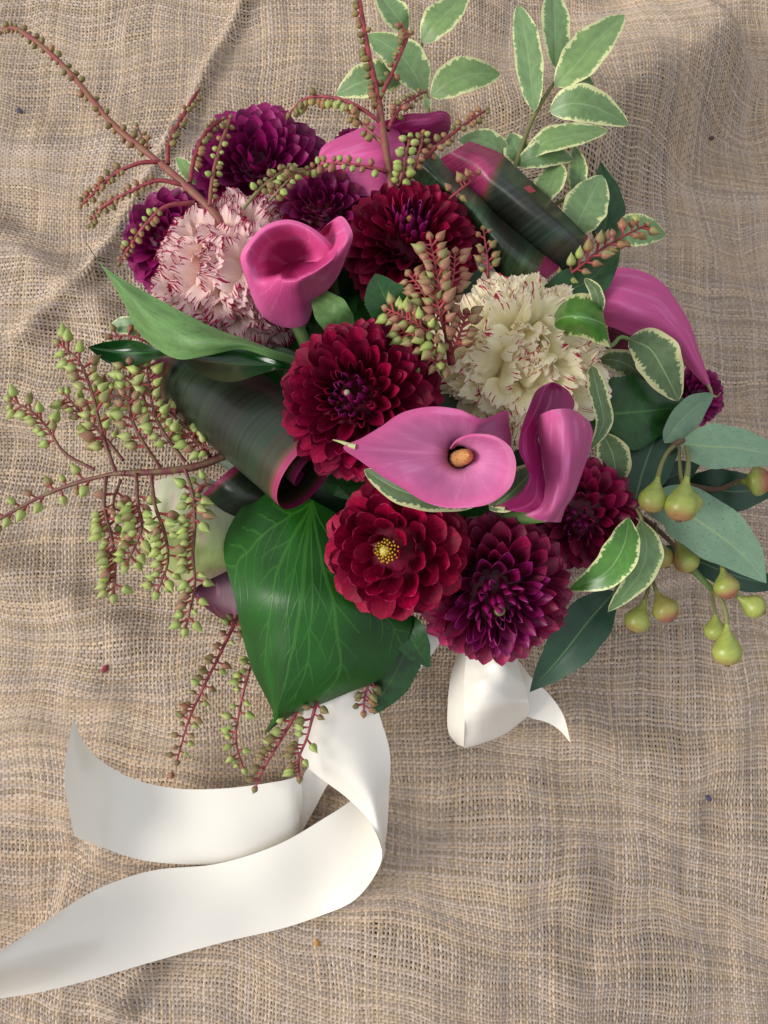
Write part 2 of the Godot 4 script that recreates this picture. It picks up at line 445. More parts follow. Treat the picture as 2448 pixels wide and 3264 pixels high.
func weave() -> void:
	crease = [
		[ground2(790, -60), ground2(560, 400), 0.008, 0.0, 0.0055],
		[ground2(560, 400), ground2(300, 850), 0.008, 0.0, 0.006],
		[ground2(300, 850), ground2(60, 1060), 0.008, 0.0, 0.009],
		[ground2(2500, 30), ground2(1930, 520), 0.066, 1.0, 0.036],
		[ground2(-60, 700), ground2(330, 1000), 0.010, 0.0, 0.014],
		[ground2(-40, 1350), ground2(330, 1250), 0.009, 0.0, 0.014],
		[ground2(-40, 1800), ground2(420, 2030), 0.010, 0.0, 0.018],
		[ground2(-60, 2330), ground2(300, 2180), 0.004, 0.0, 0.012],
		[ground2(330, 3290), ground2(60, 3120), 0.016, 1.0, 0.014],
		[ground2(1900, 2350), ground2(2460, 2500), 0.007, 0.0, 0.02],
		[ground2(1500, 3050), ground2(2300, 2700), 0.005, 0.0, 0.025],
		[ground2(1900, 3280), ground2(2450, 3000), 0.005, 0.0, 0.02],
	]
	var pitch := 0.00235
	var nx := 344
	var nz := 384
	var x0 := -nx * pitch * 0.5
	var z0 := -0.5
	# where thread i crosses thread j, with the pull of the cloth
	var cross := PackedVector3Array()
	cross.resize(nx * nz)
	var gap_x := PackedFloat32Array()
	var gap_z := PackedFloat32Array()
	for i in nx:
		gap_x.append(rng.randf_range(-0.12, 0.12) * pitch)
	for j in nz:
		gap_z.append(rng.randf_range(-0.12, 0.12) * pitch)
	for j in nz:
		for i in nx:
			var x := x0 + i * pitch + gap_x[i]
			var z := z0 + j * pitch + gap_z[j]
			# the weft runs down to the right towards the lower corner and bows on the left
			var bx := x + 0.006 * n_lo.get_noise_2d(x * 700.0, z * 700.0 + 77.0) + 0.0009 * n_mid.get_noise_2d(x * 1500.0, z * 1500.0)
			var bz := z + 0.22 * x * sm(0.02, 0.33, z) + 0.012 * n_lo.get_noise_2d(x * 800.0 + 500.0, z * 800.0) + 0.0011 * n_mid.get_noise_2d(x * 1500.0 + 200.0, z * 1500.0)
			cross[j * nx + i] = Vector3(bx, cloth_y(bx, bz), bz)
	var v := PackedVector3Array()
	var nrm := PackedVector3Array()
	var col := PackedColorArray()
	var idx := PackedInt32Array()
	var lift := pitch * 0.17
	for dirn in 2:
		var count := nx if dirn == 0 else nz
		var length := nz if dirn == 0 else nx
		for a in count:
			var tone := 1.0 + rng.randf_range(-0.27, 0.27)
			var warm := rng.randf_range(-0.1, 0.1)
			var fat := rng.randf_range(0.9, 1.12) * (1.0 if dirn == 0 else 1.06)
			var base := v.size()
			var prev := Vector3.ZERO
			for b in length:
				var k := b * nx + a if dirn == 0 else a * nx + b
				var k2 := mini(b + 1, length - 1) * nx + a if dirn == 0 else a * nx + mini(b + 1, length - 1)
				var p := cross[k]
				var along := cross[k2] - p if k2 != k else prev
				prev = along
				var t := along.normalized()
				var side := Vector3(t.z, 0.0, -t.x).normalized() * (1.0 if dirn == 0 else 1.0)
				var up := side.cross(t)
				if up.y < 0.0:
					up = -up
				var over := ((a + b) % 2 == 0) == (dirn == 0)
				var slub := n_hi.get_noise_2d(a * 91.0 + dirn * 5000.0, b * 21.0)
				var w := pitch * (0.4 if dirn == 0 else 0.46) * fat * (1.0 + 0.3 * slub)
				var c := p + up * (lift if over else -lift)
				var sh := tone * (1.0 + 0.22 * n_hi.get_noise_2d(a * 71.0 + 900.0 + dirn * 3000.0, b * 47.0))
				var q := Color(0.49 * sh * (1.0 + warm * 0.4), 0.384 * sh, 0.289 * sh * (1.0 - warm))
				v.append(c - side * w - up * pitch * 0.2)
				v.append(c + up * pitch * 0.12)
				v.append(c + side * w - up * pitch * 0.2)
				nrm.append((up * 0.6 - side).normalized())
				nrm.append(up)
				nrm.append((up * 0.6 + side).normalized())
				col.append(q)
				col.append(q)
				col.append(q)
				if b > 0:
					var e := base + b * 3
					for s in 2:
						var r0 := e - 3 + s
						if dirn == 0:
							idx.append_array([r0, r0 + 1, r0 + 3, r0 + 1, r0 + 4, r0 + 3])
						else:
							idx.append_array([r0, r0 + 1, r0 + 3, r0 + 1, r0 + 4, r0 + 3])
	# wind every face so that its front looks up
	var va := v[idx[0]]
	if (v[idx[2]] - va).cross(v[idx[1]] - va).y < 0.0:
		for q in range(0, idx.size(), 3):
			var s := idx[q]
			idx[q] = idx[q + 1]
			idx[q + 1] = s
	var arr := []
	arr.resize(Mesh.ARRAY_MAX)
	arr[Mesh.ARRAY_VERTEX] = v
	arr[Mesh.ARRAY_NORMAL] = nrm
	arr[Mesh.ARRAY_COLOR] = col
	arr[Mesh.ARRAY_INDEX] = idx
	var m := ArrayMesh.new()
	m.add_surface_from_arrays(Mesh.PRIMITIVE_TRIANGLES, arr)
	var o := MeshInstance3D.new()
	o.name = "burlap"
	o.mesh = m
	o.material_override = M.burlap
	o.set_meta("kind", "structure")
	o.set_meta("label", "coarse tan burlap cloth with open weave and soft folds")
	add_child(o)
	# what lies under the burlap
	var pts := PackedVector3Array()
	var n := 140
	for j in n:
		for i in n:
			var x := lerpf(-0.6, 0.6, float(i) / (n - 1))
			var z := lerpf(-0.6, 0.6, float(j) / (n - 1))
			pts.append(Vector3(x, cloth_y(x, z) - 0.007, z))
	var g := MeshInstance3D.new()
	g.name = "ground"
	g.mesh = grid(pts, n, n)
	g.material_override = M.ground
	g.set_meta("kind", "structure")
	g.set_meta("label", "dark brown surface under the burlap cloth")
	add_child(g)

# ------------------------------------------------------------------ leaves

# a leaf along a midrib; hw half width in photo pixels, a < 1 moves the widest place to the base, b > 1 sharpens the ends
func blade(parent: Node3D, called: String, m: Material, s: String, hw: float, a := 0.9, b := 0.9, roll := 0.0, cup := 0.15, wave := 0.05, twist := 0.0, serrate := 0.0) -> MeshInstance3D:
	var nv := 44 if serrate > 0.0 else 26
	var nu := 11
	var mid := path3(s, nv)
	var fr := frames(mid)
	var pts := PackedVector3Array()
	var ph := rng.randf() * TAU
	for j in nv:
		var t := float(j) / (nv - 1)
		var k := mpp(mid[j])
		var w := hw * k * maxf(pow(maxf(sin(PI * pow(t, a)), 0.0), b), 0.015)
		w *= 1.0 + 0.03 * sin(t * 23.0 + ph)
		var r := deg_to_rad(roll + twist * (t - 0.5))
		var side: Vector3 = fr[j][1] * cos(r) + fr[j][2] * sin(r)
		var up: Vector3 = fr[j][2] * cos(r) - fr[j][1] * sin(r)
		for i in nu:
			var u := 2.0 * i / (nu - 1) - 1.0
			var ww := w
			if serrate > 0.0 and absf(u) > 0.95:
				ww *= 1.0 + serrate * (1.0 if j % 2 else -1.0)
			var z := w * (cup * pow(absf(u), 1.4) + wave * absf(u) * sin(t * 11.0 + ph + u) - 0.04 * exp(-u * u * 60.0))
			pts.append(mid[j] + side * (u * ww) + up * z)
	return sheet(pts, nu, nv, called, m, parent)

# a sheet through rows of photo points "x y h x y h; x y h ..." - v runs down the rows
func patch(parent: Node3D, called: String, m: Material, s: String, nu: int, nv: int, ripple := 0.0) -> MeshInstance3D:
	return sheet(patch_pts(s, nu, nv, ripple), nu, nv, called, m, parent)

func patch_pts(s: String, nu: int, nv: int, ripple := 0.0) -> PackedVector3Array:
	var rows := []
	for r in s.split(";", false):
		rows.append(sample(trip(r), nu))
	var pts := PackedVector3Array()
	for j in nv:
		for i in nu:
			var c := rows.map(func(r): return r[i])
			var q := spline(c, float(j) / (nv - 1))
			q.z += ripple * n_mid.get_noise_2d(q.x * 0.55, q.y * 0.55)
			pts.append(PV(q))
	return pts

# ------------------------------------------------------------------ flowers

var petal_cache := {}
# x across, y along, z towards the face of the petal; roll = how far the sides roll in (radians), curl bends the tip
func petal_mesh(kind: String) -> ArrayMesh:
	if petal_cache.has(kind):
		return petal_cache[kind]
	var p: Array = {
		# roll at the base, roll at the tip, curl, widest place, point, base width
		"scale": [1.25, 0.45, -0.3, 0.72, 0.66, 0.5],
		"scale2": [1.4, 0.75, -0.2, 0.68, 0.72, 0.55],
		"cell": [1.7, 0.95, -0.1, 0.68, 0.72, 0.65],
		"quill": [2.9, 2.0, 0.22, 0.5, 1.15, 0.7],
		"open": [1.0, 0.3, -0.15, 0.74, 0.55, 0.45],
		"open2": [1.2, 0.6, 0.1, 0.7, 0.6, 0.45],
		"pointed": [1.8, 1.0, -0.1, 0.6, 1.0, 0.6],
	}[kind]
	var nu := 9
	var nv := 9
	var v := PackedVector3Array()
	for j in nv:
		var t := 1.0 - pow(1.0 - float(j) / (nv - 1), 2.0)
		var w: float
		if t < p[3]:
			w = lerpf(p[5], 1.0, sin(t / p[3] * PI * 0.5))
		else:
			w = pow(maxf(1.0 - pow((t - p[3]) / (1.0 - p[3]), 2.0), 0.0), p[4] * 0.62)
		w = maxf(w, 0.03)
		var a: float = lerpf(p[0], p[1], t)
		for i in nu:
			var u := 2.0 * i / (nu - 1) - 1.0
			var x := sin(u * a) / a * w
			var z := (1.0 - cos(u * a)) / a * w
			var y := t - 0.05 * u * u * t
			v.append(Vector3(x, y, z + 2.0 * p[2] * t * t))
	petal_cache[kind] = grid(v, nu, nv)
	return petal_cache[kind]

func sphere_mesh(r: float, flat := 1.0) -> SphereMesh:
	var s := SphereMesh.new()
	s.radius = r
	s.height = 2.0 * r * flat
	s.radial_segments = 20
	s.rings = 12
	return s

# axis in the eye's own directions: ax to the right, ay down the photo, the rest towards the eye
func flower_axis(ax: float, ay: float) -> Vector3:
	return (cam_basis.x * ax - cam_basis.y * ay + cam_basis.z).normalized()

func stem_of(t: Node3D, from: Vector3, r: float) -> void:
	var aim := BIND + Vector3(rng.randf_range(-0.012, 0.012), 0.0, rng.randf_range(-0.012, 0.012))
	var mid := from.lerp(aim, 0.5) + Vector3(0, -0.008, 0)
	tube(sample([from, mid, aim], 7), r, r, "stem", M.stem_green, t)

func dahlia(label: String, cx: float, cy: float, h: float, rpx: float, ax: float, ay: float, tone: String, kinds: Array, n: int, o := {}) -> Node3D:
	var b := P(cx, cy, h)
	var R := rpx * mpp(b)
	var axis := flower_axis(ax, ay)
	var t := thing("dahlia", label, "dahlia", b, "dahlias in the bouquet")
	var e1 := axis.cross(Vector3(0.31, 0.2, 0.93)).normalized()
	var e2 := axis.cross(e1)
	var k: float = o.get("flat", 0.72)
	var tmax: float = deg_to_rad(o.get("spread", 118.0))
	var wide: float = o.get("wide", 1.0)
	var power: float = o.get("power", 0.66)
	var first: int = o.get("first", 0)
	var core := sphere_mesh(R * 0.62, k)
	put(core, "flower_core", M[tone + "0"], t, Transform3D(Basis(e1, axis, e1.cross(axis)), -axis * R * 0.12))
	for i in range(first, n):
		var f := (i + 0.5) / n
		var th := tmax * pow(f, power) + rng.randf_range(-0.05, 0.05)
		var az := i * 2.39996 + rng.randf_range(-0.12, 0.12)
		var er := e1 * cos(az) + e2 * sin(az)
		var rr := R * (1.0 + rng.randf_range(-0.06, 0.04))
		var tip := (er * sin(th) + axis * k * cos(th)) * rr
		var psi: float = th * o.get("lean", 0.94) + rng.randf_range(-0.16, 0.16)
		if th < 0.5:
			psi -= 0.3 * (0.5 - th) * 2.0
		var g := (er * sin(psi) + axis * cos(psi)).normalized()
		var face := (axis * sin(psi) - er * cos(psi)).normalized()
		var grow := sm(0.0, 1.15, th)
		var length := R * lerpf(0.3, o.get("long", 0.62), grow)
		var half := R * lerpf(0.085, o.get("half", 0.165), pow(grow, 0.6)) * wide * rng.randf_range(0.9, 1.1)
		var kind: String = kinds[0] if th > 1.0 else kinds[1] if th > 0.52 else kinds[2]
		if kind == "scale" and i % 3 == 0:
			kind = "scale2"
		if kind == "open" and i % 3 == 0:
			kind = "open2"
		var m: Material = M[tone + str(rng.randi() % 3)]
		if o.has("heart") and th < o.heart:
			m = M["violet_heart%d" % (i % 2)]
		var xax := g.cross(face).normalized()
		var spin := rng.randf_range(-0.18, 0.18)
		xax = xax.rotated(g, spin)
		face = xax.cross(g)
		var bas := Basis(xax * half, g * length, face * half)
		put(petal_mesh(kind), "petal", m, t, Transform3D(bas, tip - g * length))
	stem_of(t, b - axis * R * 0.5, 0.003)
	return t

func carnation(label: String, cx: float, cy: float, h: float, rpx: float, ax: float, ay: float, tone: String, n: int, seed_v: int, ruffle := 1.0) -> Node3D:
	var b := P(cx, cy, h)
	var R := rpx * mpp(b)
	var axis := flower_axis(ax, ay)
	var t := thing("carnation", label, "carnation", b, "carnations in the bouquet")
	var e1 := axis.cross(Vector3(0.31, 0.2, 0.93)).normalized()
	var e2 := axis.cross(e1)
	var r := RandomNumberGenerator.new()
	r.seed = seed_v
	var shapes := []
	for q in 9:
		var nu := 33
		var nv := 10
		var v := PackedVector3Array()
		var ph := r.randf() * TAU
		var fr := r.randf_range(7.0, 13.0)
		var open := r.randf_range(0.62, 1.0)
		var off := r.randf() * 300.0
		var tooth := []
		for i in nu:
			tooth.append(r.randf_range(-0.03, 0.025) + (0.016 if i % 2 else -0.016))
		var bend := r.randf_range(0.25, 0.8) * ruffle
		var folds := r.randf_range(0.07, 0.14) * ruffle
		for j in nv:
			var s := 1.0 - pow(1.0 - float(j) / (nv - 1), 1.5)
			var w := lerpf(0.16, 0.86, sin(minf(s / 0.86, 1.0) * PI * 0.5)) * (1.0 - 0.16 * sm(0.86, 1.0, s)) * open
			for i in nu:
				var u := 2.0 * i / (nu - 1) - 1.0
				var edge := sm(0.7, 1.0, s)
				var y: float = s * (1.0 - 0.2 * u * u - 0.14 * pow(u, 6.0)) + (tooth[i] * 1.2 if j == nv - 1 else 0.0)
				var z := pow(s, 1.6) * (folds * sin(u * fr * 0.55 + ph) + 0.1 * n_mid.get_noise_2d(u * 30.0 + off, s * 30.0))
				z += edge * 0.045 * sin(u * fr * 2.3 + ph * 2.0) - bend * pow(s, 2.6) * 0.8 + 0.08 * u * u * s
				v.append(Vector3(u * w + 0.03 * edge * sin(u * fr + off), y, z))
		shapes.append(grid(v, nu, nv))
	put(sphere_mesh(R * 0.5, 0.74), "flower_core", M[tone + "_core"], t, Transform3D(Basis(e1, axis, e1.cross(axis)), -axis * R * 0.08))
	for i in n:
		var f := (i + 0.5) / n
		var th := deg_to_rad(104.0) * pow(f, 0.62) + r.randf_range(-0.1, 0.1)
		var az := i * 2.39996 + r.randf_range(-0.35, 0.35)
		var er := e1 * cos(az) + e2 * sin(az)
		var psi := th * 0.86 + r.randf_range(-0.3, 0.34)
		if i < 16:      # the innermost close over the heart
			psi -= 0.35 * (1.0 - i / 16.0)
		var g := (er * sin(psi) + axis * cos(psi)).normalized()
		var face := (axis * sin(psi) - er * cos(psi)).normalized()
		var length := R * r.randf_range(0.36, 0.54) * lerpf(0.85, 1.0, f)
		var tip := (er * sin(th) + axis * 0.72 * cos(th)) * R * r.randf_range(0.93, 1.03)
		var xax := g.cross(face).normalized().rotated(g, r.randf_range(-1.0, 1.0) * (1.3 - f))
		face = xax.cross(g)
		if i < 15:
			face = -face
			xax = -xax
		var wd := length * r.randf_range(0.66, 0.95)
		var bas := Basis(xax * wd, g * length, face * length)
		put(shapes[r.randi() % 9], "petal", M["%s_carnation%d" % [tone, r.randi() % 3]], t, Transform3D(bas, tip - g * length))
	stem_of(t, b - axis * R * 0.4, 0.003)
	return t

# a calla spathe wound round its throat: columns "angle lip_r lip_h rim_r rim_h", angles clockwise in the photo
func spathe(t: Node3D, called: String, m: Material, cx: float, cy: float, deep: float, s: String, belly := 0.0) -> void:
	var f := nums(s)
	var cols := []
	for i in range(0, f.size(), 5):
		var a := deg_to_rad(f[i])
		var d := Vector3(cos(a), sin(a), 0)
		var c := Vector3(cx, cy, 0)
		var lip := f[i + 1]
		var lh := f[i + 2]
		var R := f[i + 3]
		var rh := f[i + 4]
		cols.append([
			c + d * 1.0 + Vector3(0, 0, deep),
			c + d * lip * 0.7 + Vector3(0, 0, lerpf(deep, lh, 0.5)),
			c + d * lip + Vector3(0, 0, lh),
			c + d * lerpf(lip, R, 0.36) + Vector3(0, 0, lerpf(lh, rh, 0.42) + belly),
			c + d * lerpf(lip, R, 0.74) + Vector3(0, 0, lerpf(lh, rh, 0.82) + belly),
			c + d * R + Vector3(0, 0, rh)])
	var nu := (cols.size() - 1) * 5 + 1
	var nv := 26
	var pts := PackedVector3Array()
	for j in nv:
		var v := float(j) / (nv - 1)
		var ring := cols.map(func(c): return spline(c, v))
		for i in nu:
			pts.append(PV(spline(ring, float(i) / (nu - 1))))
	sheet(pts, nu, nv, called, m, t)

# ------------------------------------------------------------------ buds and fruit

var bud_mesh := {}
func make_buds() -> void:
	var looks := {
		"green": [Color(0.31, 0.42, 0.1), Color(0.38, 0.42, 0.14), Color(0.3, 0.05, 0.05)],
		"lime": [Color(0.38, 0.48, 0.11), Color(0.36, 0.36, 0.13), Color(0.3, 0.07, 0.06)],
		"blush": [Color(0.28, 0.3, 0.1), Color(0.34, 0.14, 0.1), Color(0.34, 0.05, 0.05)],
		"russet": [Color(0.29, 0.21, 0.09), Color(0.33, 0.12, 0.08), Color(0.34, 0.05, 0.06)],
		"olive": [Color(0.19, 0.19, 0.06), Color(0.25, 0.16, 0.07), Color(0.36, 0.05, 0.08)],
		"amber": [Color(0.27, 0.22, 0.07), Color(0.34, 0.16, 0.08), Color(0.36, 0.06, 0.08)],
	}
	var profs := {"": [[-0.75, 0.09], [-0.4, 0.09], [-0.04, 0.12], [0.02, 0.26], [0.15, 0.35], [0.34, 0.37], [0.58, 0.28], [0.84, 0.11], [1.06, 0.0]], "_short": [[-0.4, 0.13], [-0.2, 0.13], [-0.04, 0.15], [0.02, 0.29], [0.18, 0.41], [0.4, 0.42], [0.64, 0.35], [0.84, 0.17], [0.95, 0.0]]}
	for kk in looks.size() * 2:
		var k: String = looks.keys()[kk / 2]
		var ext := "" if kk % 2 else "_short"
		var c: Array = looks[k]
		bud_mesh[k + ext] = lathe(profs[ext], 10, func(y, a):
			if y < -0.02:
				return c[2]
			var side: float = 0.5 + 0.5 * sin(a * 1.0 + 0.8)
			var q: Color = c[0].lerp(c[1], clampf(side * 0.9 + (0.25 if y < 0.3 else 0.0), 0.0, 1.0))
			return q * (0.88 if fmod(a, TAU / 5.0) < 0.3 else 1.05), 0.09, 5)

func place(dir: Vector3, at: Vector3, s: float, wide := 1.0) -> Transform3D:
	var y := dir.normalized()
	var x := y.cross(Vector3(0.23, 0.4, 0.88)).normalized().rotated(y, rng.randf() * TAU)
	return Transform3D(Basis(x * s * wide, y * s, x.cross(y) * s * wide), at)

# one flowering branch: buds on short stalks, mostly to the sides
func raceme(t: Node3D, path: String, n: int, bud: float, looks: Array, stem: String, rpx: float, o := {}) -> void:
	var pts := path3(path, 18)
	var k := mpp(pts[0])
	var br := tube(pts, 1.2 * rpx * k, 1.2 * rpx * k * o.get("taper", 0.55), o.get("called", "branch"), M[stem], t, 7, 0.25)
	var fr := frames(pts)
	var at := root_of(t)
	var from: float = o.get("from", 0.25)
	var lean: float = o.get("lean", 0.5)
	var bias: float = o.get("bias", 0.0)       # -1 all on one side, 1 on the other
	var droop: Vector3 = cam_basis.x * o.get("dx", 0.0) - cam_basis.y * o.get("dy", 0.0)
	var world := pts.map(func(p): return p)
	var ext := "_short" if o.get("stalk", 0.95) < 0.9 else ""
	var reach := 0.38 if ext != "" else 0.7
	for i in n:
		var f := from + (1.0 - from) * (i + rng.randf_range(0.2, 0.8)) / n
		var p := spline(world, f)
		var q: Array = fr[clampi(int(f * 17.0), 0, 17)]
		var sgn := 1.0 if i % 2 else -1.0
		if rng.randf() < absf(bias):
			sgn = signf(bias)
		var side: Vector3 = q[1] * sgn + q[2] * rng.randf_range(-0.5, 0.9)
		var d: Vector3 = (side.normalized() + q[0] * (lean + rng.randf_range(-0.25, 0.25)) + droop).normalized()
		var s: float = bud * 1.45 * k * rng.randf_range(0.68, 1.14) * lerpf(1.0, o.get("tip", 0.85), f)
		var look: String = looks[rng.randi() % looks.size()]
		put(bud_mesh[look + ext], "bud", M.bud, br, place(d, p + d * s * reach - at, s))
	# the one at the end
	var e: Array = fr[17]
	var s2 := bud * k * 1.2
	put(bud_mesh[looks[0]], "bud", M.bud, br, place(e[0] + droop * 0.5, pts[17] + e[0] * s2 * 0.5 - at, s2))

func gumnut(t: Node3D, x: float, y: float, h: float, r: float, stalk: String, red := 0.5, blush := 0.3) -> void:
	var c := P(x, y, h)
	var k := mpp(c)
	var sp := path3(stalk, 9)
	var neck: Vector3 = sp[8]
	var dir := (c - neck).normalized()
	var R := r * k
	var l := (c - neck).length()
	var prof := []
	for i in 15:
		var f := i / 14.0
		var yy := lerpf(-l, R, f)
		var rr: float
		if yy > 0.0:
			rr = R * sqrt(maxf(1.0 - pow(yy / R, 2.0), 0.0))
		else:
			rr = lerpf(R, R * 0.17, pow(sm(0.0, l, -yy), 0.9))
		prof.append([yy, rr])
	var off := rng.randf() * TAU
	var at := root_of(t)
	var m := lathe(prof, 18, func(yy, a):
		var g := Color(0.36, 0.42, 0.09) * (0.92 + 0.25 * n_hi.get_noise_2d(yy * 9e4, a * 60.0))
		var rd := sm(0.15, 0.95, yy / R) * minf(red + 0.2, 1.0) + blush * sm(-0.1, 0.9, sin(a + off)) * (1.0 if yy < R * 0.6 else 0.5)
		return g.lerp(Color(0.34, 0.09, 0.07), clampf(rd, 0.0, 0.95)))
	var nut := put(m, "gumnut", M.gumnut, t, place(dir, c - at, 1.0))
	var loc := sp.map(func(p): return p - at)
	var o := put(tube_mesh(loc, 0.0009, R * 0.19, 8), "stalk", M.stem_olive, t)
	o.set_meta("kind", "thing")
	var crown := TorusMesh.new()
	crown.inner_radius = R * 0.1
	crown.outer_radius = R * 0.2
	crown.rings = 10
	crown.ring_segments = 6
	put(crown, "scar", M.stem_brown, nut, Transform3D(Basis(), Vector3(0, R * 0.985, 0)))

# ------------------------------------------------------------------ the scene

func _ready() -> void:
	rng.seed = 20140
	for q in [[n_lo, 11, 0.01, 2], [n_mid, 22, 0.03, 3], [n_hi, 33, 0.06, 3]]:
		q[0].seed = q[1]
		q[0].noise_type = FastNoiseLite.TYPE_SIMPLEX_SMOOTH
		q[0].frequency = q[2]
		q[0].fractal_octaves = q[3]
	# camera
	var cam := Camera3D.new()
	cam.name = "camera"
	cam.fov = FOV
	cam.near = 0.02
	cam.far = 20.0
	cam_pos = Vector3(0, sin(deg_to_rad(PITCH)), cos(deg_to_rad(PITCH))) * CAM_DIST
	cam.position = cam_pos
	cam.rotation_degrees = Vector3(-PITCH, 0, 0)
	cam_basis = Basis.from_euler(Vector3(-deg_to_rad(PITCH), 0, 0))
	add_child(cam)
	cam.current = true
	# light: a bright overcast sky, strongest from the left
	var we := WorldEnvironment.new()
	we.name = "environment"
	var env := Environment.new()
	env.background_mode = Environment.BG_SKY
	var sky := Sky.new()
	var pm := ProceduralSkyMaterial.new()
	pm.sky_top_color = Color(0.79, 0.8, 0.83)
	pm.sky_horizon_color = Color(0.8, 0.81, 0.83)
	pm.ground_bottom_color = Color(0.3, 0.27, 0.24)
	pm.ground_horizon_color = Color(0.5, 0.47, 0.44)
	pm.sun_angle_max = 1.0
	sky.sky_material = pm
	env.sky = sky
	env.background_energy_multiplier = 0.58
	env.tonemap_mode = Environment.TONE_MAPPER_LINEAR
	env.tonemap_exposure = 1.95
	env.sdfgi_enabled = true
	env.ssao_enabled = true
	env.ssil_enabled = true
	we.environment = env
	add_child(we)
	var sun := DirectionalLight3D.new()
	sun.name = "sun"
	sun.light_energy = 0.5
	sun.light_color = Color(1.0, 0.985, 0.965)
	sun.light_angular_distance = 30.0
	sun.shadow_enabled = true
	sun.look_at_from_position(Vector3(-1.0, 0.6, 0.18), Vector3.ZERO)
	add_child(sun)

	make_materials()
	make_buds()
	weave()
	ribbons()
	handle()
	callas_low()
	dahlias()
	carnations()
	leaves()
	callas()
	eucalyptus()
	pittosporum()
	pieris()
	crumbs()

func handle() -> void:
	# the tied stems the bouquet stands on, out of sight under the flowers
	var t := thing("stem_bundle", "bundle of cut green stems bound with ribbon under the flowers", "stem bundle", Vector3(BIND.x, 0.0, BIND.z))
	for i in 19:
		var a := i * 2.4
		var r := 0.0042 * sqrt(i + 0.2)
		var top := BIND + Vector3(cos(a) * r, 0.012, sin(a) * r)
		var low := Vector3(BIND.x + cos(a + 0.5) * r * 1.25, 0.003, BIND.z + sin(a + 0.5) * r * 1.25)
		tube(sample([top, top.lerp(low, 0.5), low], 5), 0.0028, 0.0029, "stem", M.stem_green, t)
	var pts := PackedVector3Array()
	for j in 5:
		for i in 25:
			var a := TAU * i / 24.0
			pts.append(Vector3(BIND.x + cos(a) * 0.0235, lerpf(0.02, 0.052, j / 4.0), BIND.z + sin(a) * 0.0235))
	sheet(pts, 25, 5, "ribbon_wrap", M.satin, t, PackedColorArray(), true)

func ribbons() -> void:
	var a := thing("ribbon_streamer", "long cream satin ribbon curving from under the ivy leaf to the bottom left corner", "ribbon", P(1200, 2600, 3), "cream satin ribbons")
	patch(a, "ribbon_band", M.satin, "1010 2130 62 1090 2150 66 1190 2190 58;955 2330 42 1080 2300 54 1210 2280 46;972 2435 34 1110 2420 46 1243 2400 36;1108 2545 30 1180 2540 38 1240 2535 26;1180 2622 34 1210 2630 34 1234 2640 20;1217 2715 36 1223 2710 24 1226 2690 12;1198 2785 26 1224 2720 14 1222 2620 8;1135 2865 16 1190 2740 9 1185 2520 14;1050 2908 9 1070 2770 6 1060 2592 20;905 2958 5 910 2830 8 890 2690 16;717 3002 7 710 2880 11 695 2753 8;500 3062 14 490 2920 20 480 2776 14;300 3120 22 300 2985 36 295 2842 32;120 3164 28 120 3060 46 125 2950 50;-70 3192 28 -60 3130 50 -45 3060 58;-220 3215 28 -200 3170 52 -190 3120 60", 17, 110)
	var b := thing("ribbon_streamer", "bright cream ribbon curl with a slanted cut end at the left", "ribbon", P(900, 2650, 3), "cream satin ribbons")
	patch(b, "ribbon_band", M.satin, "958 2472 26 964 2540 18 967 2612 6;890 2490 30 915 2590 22 938 2683 5;717 2513 28 760 2630 20 802 2745 4;549 2512 22 590 2635 14 633 2756 5;405 2474 28 433 2610 22 464 2744 14;287 2394 46 310 2555 40 338 2706 32;232 2289 64 205 2480 60 236 2664 52", 15, 60)
	patch(b, "ribbon_turn", M.satin, "1120 2360 40 1150 2390 34;1060 2400 26 1105 2445 22;984 2445 18 1048 2497 12;957 2505 16 1002 2580 6;950 2570 15 958 2660 4;953 2600 16 956 2662 5", 7, 30)
	var c := thing("ribbon_bow_loop", "cream satin bow loop with shiny fold below the purple dahlia", "ribbon", P(1570, 2330, 3), "cream satin ribbons")
	patch(c, "front_fold", M.satin, "1495 2040 52 1540 2032 58 1590 2032 56 1630 2040 52;1482 2130 50 1535 2122 58 1600 2122 64 1655 2130 50;1478 2200 47 1535 2195 60 1600 2190 58 1676 2190 44;1480 2260 45 1535 2252 53 1608 2238 52 1684 2235 38;1481 2315 38 1540 2302 41 1610 2280 38 1686 2268 30;1478 2382 22 1540 2366 21 1610 2338 18 1676 2290 18;1468 2380 12 1535 2360 10 1605 2330 9 1670 2280 10", 13, 40, 1.2)
	patch(c, "back_fold", M.satin, "1470 2050 40 1494 2045 47;1436 2160 34 1482 2140 46;1426 2270 28 1480 2240 44;1430 2335 20 1481 2310 40;1458 2374 14 1478 2380 24", 7, 30)
	patch(c, "tail", M.satin, "1600 2050 40 1560 2150 30;1640 2088 38 1600 2200 24;1692 2157 34 1650 2262 16;1745 2208 30 1690 2288 14;1783 2256 26 1742 2302 18;1804 2303 26 1784 2328 20;1818 2366 28 1815 2364 27", 9, 36)
	var d := thing("ribbon_strip", "short cream ribbon strip showing between dark leaf and burlap", "ribbon", P(1300, 2180, 3), "cream satin ribbons")
	patch(d, "ribbon_band", M.satin, "1340 2010 52 1410 2040 52;1308 2068 48 1368 2098 44;1270 2145 42 1325 2150 38;1215 2225 32 1262 2215 30;1150 2280 24 1206 2259 22;1080 2320 18 1130 2300 16", 9, 30)

